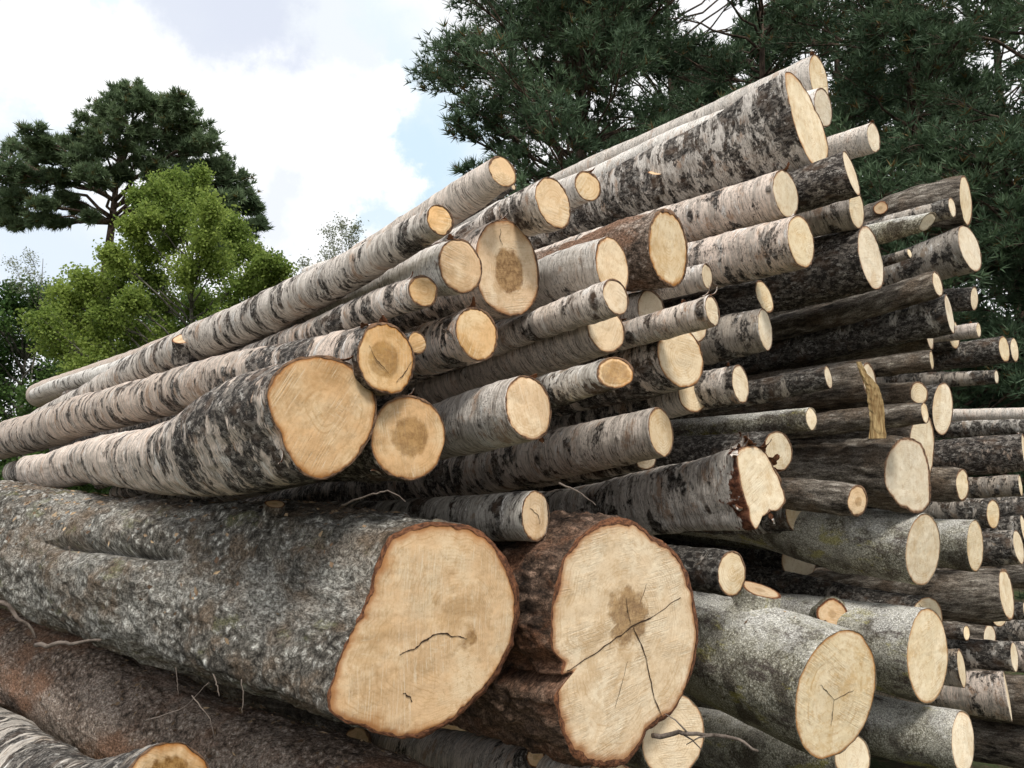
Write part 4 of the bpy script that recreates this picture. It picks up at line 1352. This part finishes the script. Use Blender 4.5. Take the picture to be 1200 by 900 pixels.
PINES = [
    ('big pine with the leftmost dark green boughs behind the ridge', 690, 11.5, .17, 3.0, 250),
    ('pine with straight dark trunk rising above the crowning log', 911, 12.5, .12, 2.2, 170),
    ('bushy pine behind the upper right logs with reddish limbs', 1098, 10.5, .15, 2.1, 130),
    ('pine at the right frame edge behind the poles', 1262, 9.5, .15, 1.9, 120),
    ('pine standing farther back between the ridge and the left boughs', 800, 16.5, .16, 3.4, 230),
    ('pine farther back behind the grooved lichen log', 1010, 17.0, .16, 2.9, 130),
    ('pine farther back at the far right of the wood', 1210, 16.0, .17, 2.8, 130)]
for k_, (lab, x, z, tr_, rad, npads) in enumerate(PINES):
    rg = np.random.default_rng(50 + k_)
    b = base_at(x, z)
    pads = []
    H = 11.5 if z < 14 else 14.5
    vis_top = 1.65 + z * .66
    tries = 0
    while len(pads) < npads and tries < 6000:
        tries += 1
        h = rg.uniform(.5, min(H, vis_top + 1))
        a = rg.uniform(0, 2 * math.pi)
        rr = rad * math.sqrt(rg.uniform(.04, 1)) * (1 - .3 * abs(h / H - .4))
        c = np.array([b[0] + rr * math.cos(a), b[1] + rr * math.sin(a), h])
        r = rg.uniform(.45, .75) * (1 if z < 14 else 1.3)
        if ok_pad(c, r):
            pads.append((c, r, .55))
    for h in np.arange(min(H, vis_top + 1) + .4, H, .5):
        a = rg.uniform(0, 2 * math.pi)
        rr = rad * .7 * (1 - (h / H) ** 2)
        c = np.array([b[0] + rr * math.cos(a), b[1] + rr * math.sin(a), h])
        if ok_pad(c, .55):
            pads.append((c, .55, .55))
    near = z < 14
    if k_ == 0:
        pads += [(pxpt(x_, y_, 11.5 + rg.uniform(-1, 1)), .55, .6) for x_ in range(560, 800, 34) for y_ in (-30, 8, 40) if abs(x_ - 812) > 30]
        pads += [(pxpt(x_, y_, 11.3 + rg.uniform(-.8, .8)), r_, .7) for x_, y_, r_ in ((560, 132, .3), (590, 190, .4), (620, 150, .45), (600, 115, .45), (640, 205, .45), (552, 200, .22), (665, 170, .5), (575, 215, .3), (690, 140, .5), (530, 60, .4), (510, 90, .3), (540, 120, .3), (535, 145, .22), (575, 160, .3), (610, 180, .4), (650, 110, .5), (700, 90, .5), (740, 120, .5))]
    make_tree('pine_tree', lab, b, H, tr_, pads, 'pine', 'pines behind the log pile', 70 + k_, (M_PTRUNK, M_NEEDLE),
              limb_r=.03, twigs=14 if near else 12, tufts=10, per=6 if near else 4, ln=.135 if near else .24,
              wd=.0105 if near else .023)

# the round crowned pine at left, far off
def pxpads(lst, z, rg, fl=.62, dz=1.2):
    out = []
    for (x, y, r) in lst:
        k = r / F_PX * z
        out.append((pxpt(x, y, z + rg.uniform(-dz, dz)), k, fl))
    return out
rg = np.random.default_rng(3)
far = [(165, 118, 26), (130, 125, 26), (195, 128, 26), (110, 140, 24), (150, 145, 34), (225, 142, 24), (190, 155, 32), (245, 165, 22), (215, 175, 30),
       (120, 165, 28), (165, 180, 32), (255, 190, 20), (235, 205, 26), (275, 210, 20), (290, 225, 18), (300, 245, 13), (270, 235, 22), (305, 265, 11), (85, 165, 20), (95, 185, 26),
       (40, 158, 20), (20, 175, 22), (50, 182, 24), (5, 205, 26), (35, 210, 26), (70, 205, 24), (-20, 185, 26), (-30, 215, 30), (110, 205, 20), (140, 205, 20), (190, 200, 26), (215, 225, 24),
       (15, 235, 22), (-10, 245, 24), (45, 240, 13), (75, 232, 10), (40, 258, 11), (65, 262, 9), (10, 262, 14), (105, 255, 8), (90, 245, 9), (250, 250, 24), (285, 275, 18), (300, 300, 16), (255, 285, 24), (165, 110, 20), (145, 108, 15), (210, 118, 14)]
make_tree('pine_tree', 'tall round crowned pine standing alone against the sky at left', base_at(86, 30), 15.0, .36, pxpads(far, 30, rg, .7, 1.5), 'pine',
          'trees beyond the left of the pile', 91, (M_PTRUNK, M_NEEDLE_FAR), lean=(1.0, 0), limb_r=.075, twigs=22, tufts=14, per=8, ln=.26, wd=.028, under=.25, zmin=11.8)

# spring green tree in front of it
rg = np.random.default_rng(4)
spring = [(205, 212, 16), (185, 225, 18), (225, 228, 20), (250, 245, 20), (210, 250, 26), (175, 255, 22), (275, 265, 20), (240, 275, 28), (200, 285, 28), (165, 290, 22), (290, 295, 22), (255, 310, 28),
          (215, 320, 28), (175, 325, 26), (310, 320, 18), (280, 340, 26), (235, 355, 28), (190, 360, 28), (150, 350, 20), (315, 345, 16), (140, 315, 14), (150, 385, 24), (200, 395, 28), (260, 385, 28), (300, 370, 20),
          (120, 370, 22), (110, 400, 24), (150, 420, 28), (210, 430, 28), (90, 430, 26), (60, 400, 24), (70, 365, 20), (235, 205, 8), (160, 230, 8), (150, 265, 9), (100, 345, 14), (330, 335, 9), (120, 330, 20), (95, 325, 18), (130, 300, 14), (75, 345, 20), (330, 360, 16), (45, 375, 20), (340, 350, 14), (330, 318, 12), (318, 305, 10)]
make_tree('deciduous_tree', 'yellow green tree in fresh leaf in front of the round crowned pine', base_at(215, 17), 6.6, .11, pxpads(spring, 17, rg, .9, 1.0), 'leaf',
          'trees beyond the left of the pile', 92, (M_DTRUNK, M_SPRING), limb_r=.028, twigs=24, tufts=14, per=6, ln=.075, wd=.025, under=.8)
rg = np.random.default_rng(6)
dark = [(x + rg.uniform(-12, 12), y + rg.uniform(-10, 10), rg.uniform(22, 32)) for x in range(-60, 125, 32) for y in range(345, 560, 30)]
make_tree('deciduous_tree', 'darker green bushy tree at the left frame edge', base_at(20, 20), 5.0, .12, pxpads(dark, 20, rg, .9, 1.2), 'leaf',
          'trees beyond the left of the pile', 93, (M_DTRUNK, M_LEAF), limb_r=.03, twigs=20, tufts=12, per=4, ln=.095, wd=.034, under=.8)
rg = np.random.default_rng(7)
mid = [(x + rg.uniform(-12, 12), y + rg.uniform(-10, 10), rg.uniform(22, 32)) for x in range(110, 380, 34) for y in range(352, 600, 32)]
make_tree('deciduous_tree', 'mid green thicket tree filling in under the spring green one', base_at(270, 22), 5.0, .12, pxpads(mid, 22, rg, .9, 1.2), 'leaf',
          'trees beyond the left of the pile', 94, (M_DTRUNK, M_LEAF), limb_r=.03, twigs=18, tufts=12, per=4, ln=.10, wd=.036, under=.8)
# slender saplings, hardly in leaf
rg = np.random.default_rng(8)
sap = [(395, 285, 16), (380, 300, 14), (412, 275, 12), (370, 312, 14), (400, 262, 9), (420, 262, 6), (385, 270, 8), (355, 310, 8)]
make_tree('sapling', 'slender pale budding sapling between the pile and the left trees', base_at(392, 15), 6.2, .03, pxpads(sap, 15, rg, 1.1, .3), 'leaf',
          'trees beyond the left of the pile', 95, (M_DTRUNK, M_PALE), limb_r=.010, twigs=16, tufts=7, per=2, ln=.05, wd=.013, under=1.2)
sap2 = [(30, 312, 14), (20, 330, 14), (45, 325, 12), (12, 305, 8), (60, 335, 12), (35, 298, 7)]
make_tree('sapling', 'thin leafless topped sapling above the dark bushes at far left', base_at(28, 19), 7.2, .035, pxpads(sap2, 19, rg, 1.1, .3), 'leaf',
          'trees beyond the left of the pile', 96, (M_DTRUNK, M_PALE), limb_r=.011, twigs=14, tufts=5, per=2, ln=.06, wd=.014, under=1.2)
# a far belt of wood closing the horizon
rg = np.random.default_rng(9)
PF = []
for k_ in range(150):
    a = math.radians(rg.uniform(-75, 75))
    R_ = rg.uniform(55, 75)
    PF.append((R_ * math.sin(a), R_ * math.cos(a), rg.uniform(1, 5.5) ** 1.0))
PF = np.array(PF)
P = np.repeat(PF, 90, 0) + rg.normal(0, 1.5, (len(PF) * 90, 3)) * np.array([1.6, 1.6, .9])
P[:, 2] = np.abs(P[:, 2])
V, Q = leaves(rg, P, .95, .42)
me = build_mesh('distant_wood', V, Q, None, dict(tone=np.clip(np.repeat(.35 + .5 * fbm(P * .15, 3, 3), 4), 0, 1), dry=np.zeros(len(V))), (M_LEAF,), smooth=False)
o = link('distant_wood', me, kind='stuff')
o['label'] = 'far off belt of green woodland closing the horizon'
o['category'] = 'woodland'

# ---------------------------------------------------------------- twigs, splinter
def twig(label, pxs, rad, mat=None, name='twig', group=None, side=0, cat='twig'):
    pts = np.array([pxpt(x, y, z) for x, y, z in pxs])
    q = np.linspace(0, len(pts) - 1, 4 * len(pts))
    P = np.stack([np.interp(q, np.arange(len(pts)), pts[:, i]) for i in range(3)], 1)
    P[1:-1] += np.random.default_rng(len(label)).normal(0, rad * .5, (len(P) - 2, 3))
    T = Tubes()
    T.add(P - pts[0], np.linspace(rad, rad * .45, len(P)), 7)
    root = thing(name, label, cat, pts[0], group)
    link('stem', T.mesh('stem', mat or M_TWIG), root)
    for k in range(side):
        i = rnd.randrange(2, len(P) - 2)
        d = norm(np.array([rnd.uniform(-1, 1), rnd.uniform(-.5, .5), rnd.uniform(-1, 1)]))
        T = Tubes()
        a0 = P[i] - pts[0]
        T.add(np.array([a0, a0 + d * rad * 6 + np.array([0, 0, rad]), a0 + d * rad * 11]), [rad * .4, rad * .3, rad * .15], 5)
        link('side_twig', T.mesh('side_twig', mat or M_TWIG), root)
    return root

twig('bare knobbly twig sticking out below the huge split end', [(765, 862, 2.05), (800, 860, 1.98), (850, 864, 1.92), (888, 880, 1.86)], .0065, side=3)
twig('pale broken stick leaning in the hollow at the left edge', [(0, 706, 2.6), (22, 722, 2.6), (42, 748, 2.62)], .008)
twig('dark stick lying below the pale broken one', [(42, 756, 2.62), (80, 754, 2.55), (118, 750, 2.5)], .008)
twig('straw pale stalk hanging under the huge grey log', [(250, 790, 2.0), (254, 803, 1.99), (257, 816, 1.98)], .0022)
twig('thin hair root dangling left of the pale stalk', [(206, 782, 2.1), (208, 800, 2.1), (209, 815, 2.1)], .0012)
twig('thin hair root dangling right of the pale stalk', [(283, 796, 1.8), (285, 812, 1.8), (284, 836, 1.8)], .0016)
twig('long bent stem lying on the huge grey log by the round ended log', [(400, 592, 2.0), (432, 580, 1.95), (455, 575, 1.93), (475, 588, 1.9)], .0028)
twig('thin dry stem crossing the ragged barked birch', [(655, 566, 2.0), (678, 576, 1.96), (698, 592, 1.93)], .0028)
twig('dry reddish stalk lying over the brown mossy log', [(170, 845, 2.2), (215, 830, 2.15), (245, 800, 2.1)], .002)
twig('crooked black twig on the brown mossy log', [(225, 815, 2.1), (245, 840, 2.05), (252, 868, 2.0)], .002, side=2)
twig('tiny straw stuck upright on the huge grey log', [(81, 640, 2.25), (82, 648, 2.25), (84, 657, 2.24)], .0022)

# loose bark chips, needles and sawdust lying on the big logs
def litter(gsel, count, lab, seed):
    rg = np.random.default_rng(seed)
    V, C_ = [], []
    for g, n in zip(gsel, count):
        ss, PA, RA = g['sp']
        for _ in range(n):
            s = rg.uniform(.1, 4.0) ** 1.0
            c, r = axis_at(g, s)
            a = rg.normal(0, .75)
            d = g['e2'] * math.cos(a) + g['e1'] * math.sin(a)
            p = c + d * (r * 1.02 + .004)
            t1 = norm(np.cross(d, rg.normal(size=3)))
            t2 = np.cross(d, t1)
            L = rg.uniform(.004, .016)
            W = L * rg.uniform(.1, .6)
            up = d * rg.uniform(.001, .006)
            V += [p - t1 * L - t2 * W * .6, p - t2 * W + t1 * L * .2 + up, p + t1 * L + up * .5, p + t2 * W]
            C_ += [rg.random()] * 4
    V = np.array(V)
    t = NT('litter')
    cc = t.mix(t.attr('tone'), (.09, .055, .035), (.50, .36, .22))
    me = build_mesh('bark_litter', V, np.arange(len(V)).reshape(-1, 4), None, dict(tone=np.array(C_) ** 2), (t.done(cc),), smooth=False)
    o = link('bark_litter', me, kind='stuff')
    o['label'] = lab
    o['category'] = 'litter'
_h = {k: [g for g in KEEP if k in g['o']['label']][0] for k in ('huge grey', 'brown mossy', 'huge split', 'thick birch butt', 'star crack')}
litter([_h['huge grey'], _h['brown mossy'], _h['huge split'], _h['star crack']], [900, 900, 160, 120], 'loose bark chips and sawdust scattered on the big lower logs', 21)

# upright torn splinter of raw wood
t = NT('raw_splinter')
P_ = t.new('ShaderNodeTexCoord').outputs['Object']
n_ = t.noise(t.scalev(P_, (90, 90, 9)), 1, 5, .7)
M_SPL = t.done(t.mix(t.rng(n_, .35, .65), (.25, .15, .06), (.55, .40, .20)), t.bump(n_, .008, .9), .8)
def splinter(label, prof, z, name='wood_splinter'):
    """prof: (x, y, half width px) from top to foot"""
    pts = np.array([pxpt(x, y, z) for x, y, w_ in prof])
    hw = np.array([w_ / F_PX * z for x, y, w_ in prof])
    q = np.linspace(0, len(prof) - 1, 26)
    P = np.stack([np.interp(q, np.arange(len(prof)), pts[:, i]) for i in range(3)], 1)
    W = np.interp(q, np.arange(len(prof)), hw)
    n = 10
    th = np.arange(n) * 2 * math.pi / n
    V = []
    rgx = np.random.default_rng(3)
    fl = rgx.uniform(.65, 1.2, n)
    for i in range(len(P)):
        wob = fl * (1 + rgx.normal(0, .06, n))
        V.append(P[i] + np.outer(np.cos(th) * wob * W[i], RT) + np.outer(np.sin(th) * wob * W[i] * .6, D_0))
    V = np.vstack(V) - pts[0]
    i = np.arange(len(P) - 1)[:, None] * n
    j = np.arange(n)[None]
    Q = np.stack([i + j, i + (j + 1) % n, i + n + (j + 1) % n, i + n + j], -1).reshape(-1, 4)
    V = np.vstack([V, P[0] - pts[0], P[-1] - pts[0]])
    T = np.vstack([np.stack([np.full(n, len(V) - 2), (np.arange(n) + 1) % n, np.arange(n)], -1),
                   np.stack([np.full(n, len(V) - 1), (len(P) - 1) * n + np.arange(n), (len(P) - 1) * n + (np.arange(n) + 1) % n], -1)])
    me = build_mesh(name, V, Q, T, None, (M_SPL,), smooth=False)
    o = link(name, me)
    o.location = tuple(pts[0])
    o['label'] = label
    o['category'] = 'splinter'
zs = [g for g in KEEP if 'large furrowed' in g['o']['label']][0]
zs = (axis_at(zs, .12)[0] - CAM) @ FW - .26
splinter('upright splinter of raw torn wood standing on the large furrowed log', [(1006, 424, 3), (1012, 438, 5), (1021, 452, 8), (1026, 470, 10), (1028, 490, 10), (1028, 514, 11)], zs)

print('tris', sum(sum(len(p.vertices) - 2 for p in o.data.polygons) if False else len(o.data.loop_triangles) or len(o.data.loops) - 2 * len(o.data.polygons) for o in bpy.data.objects if o.type == 'MESH'))
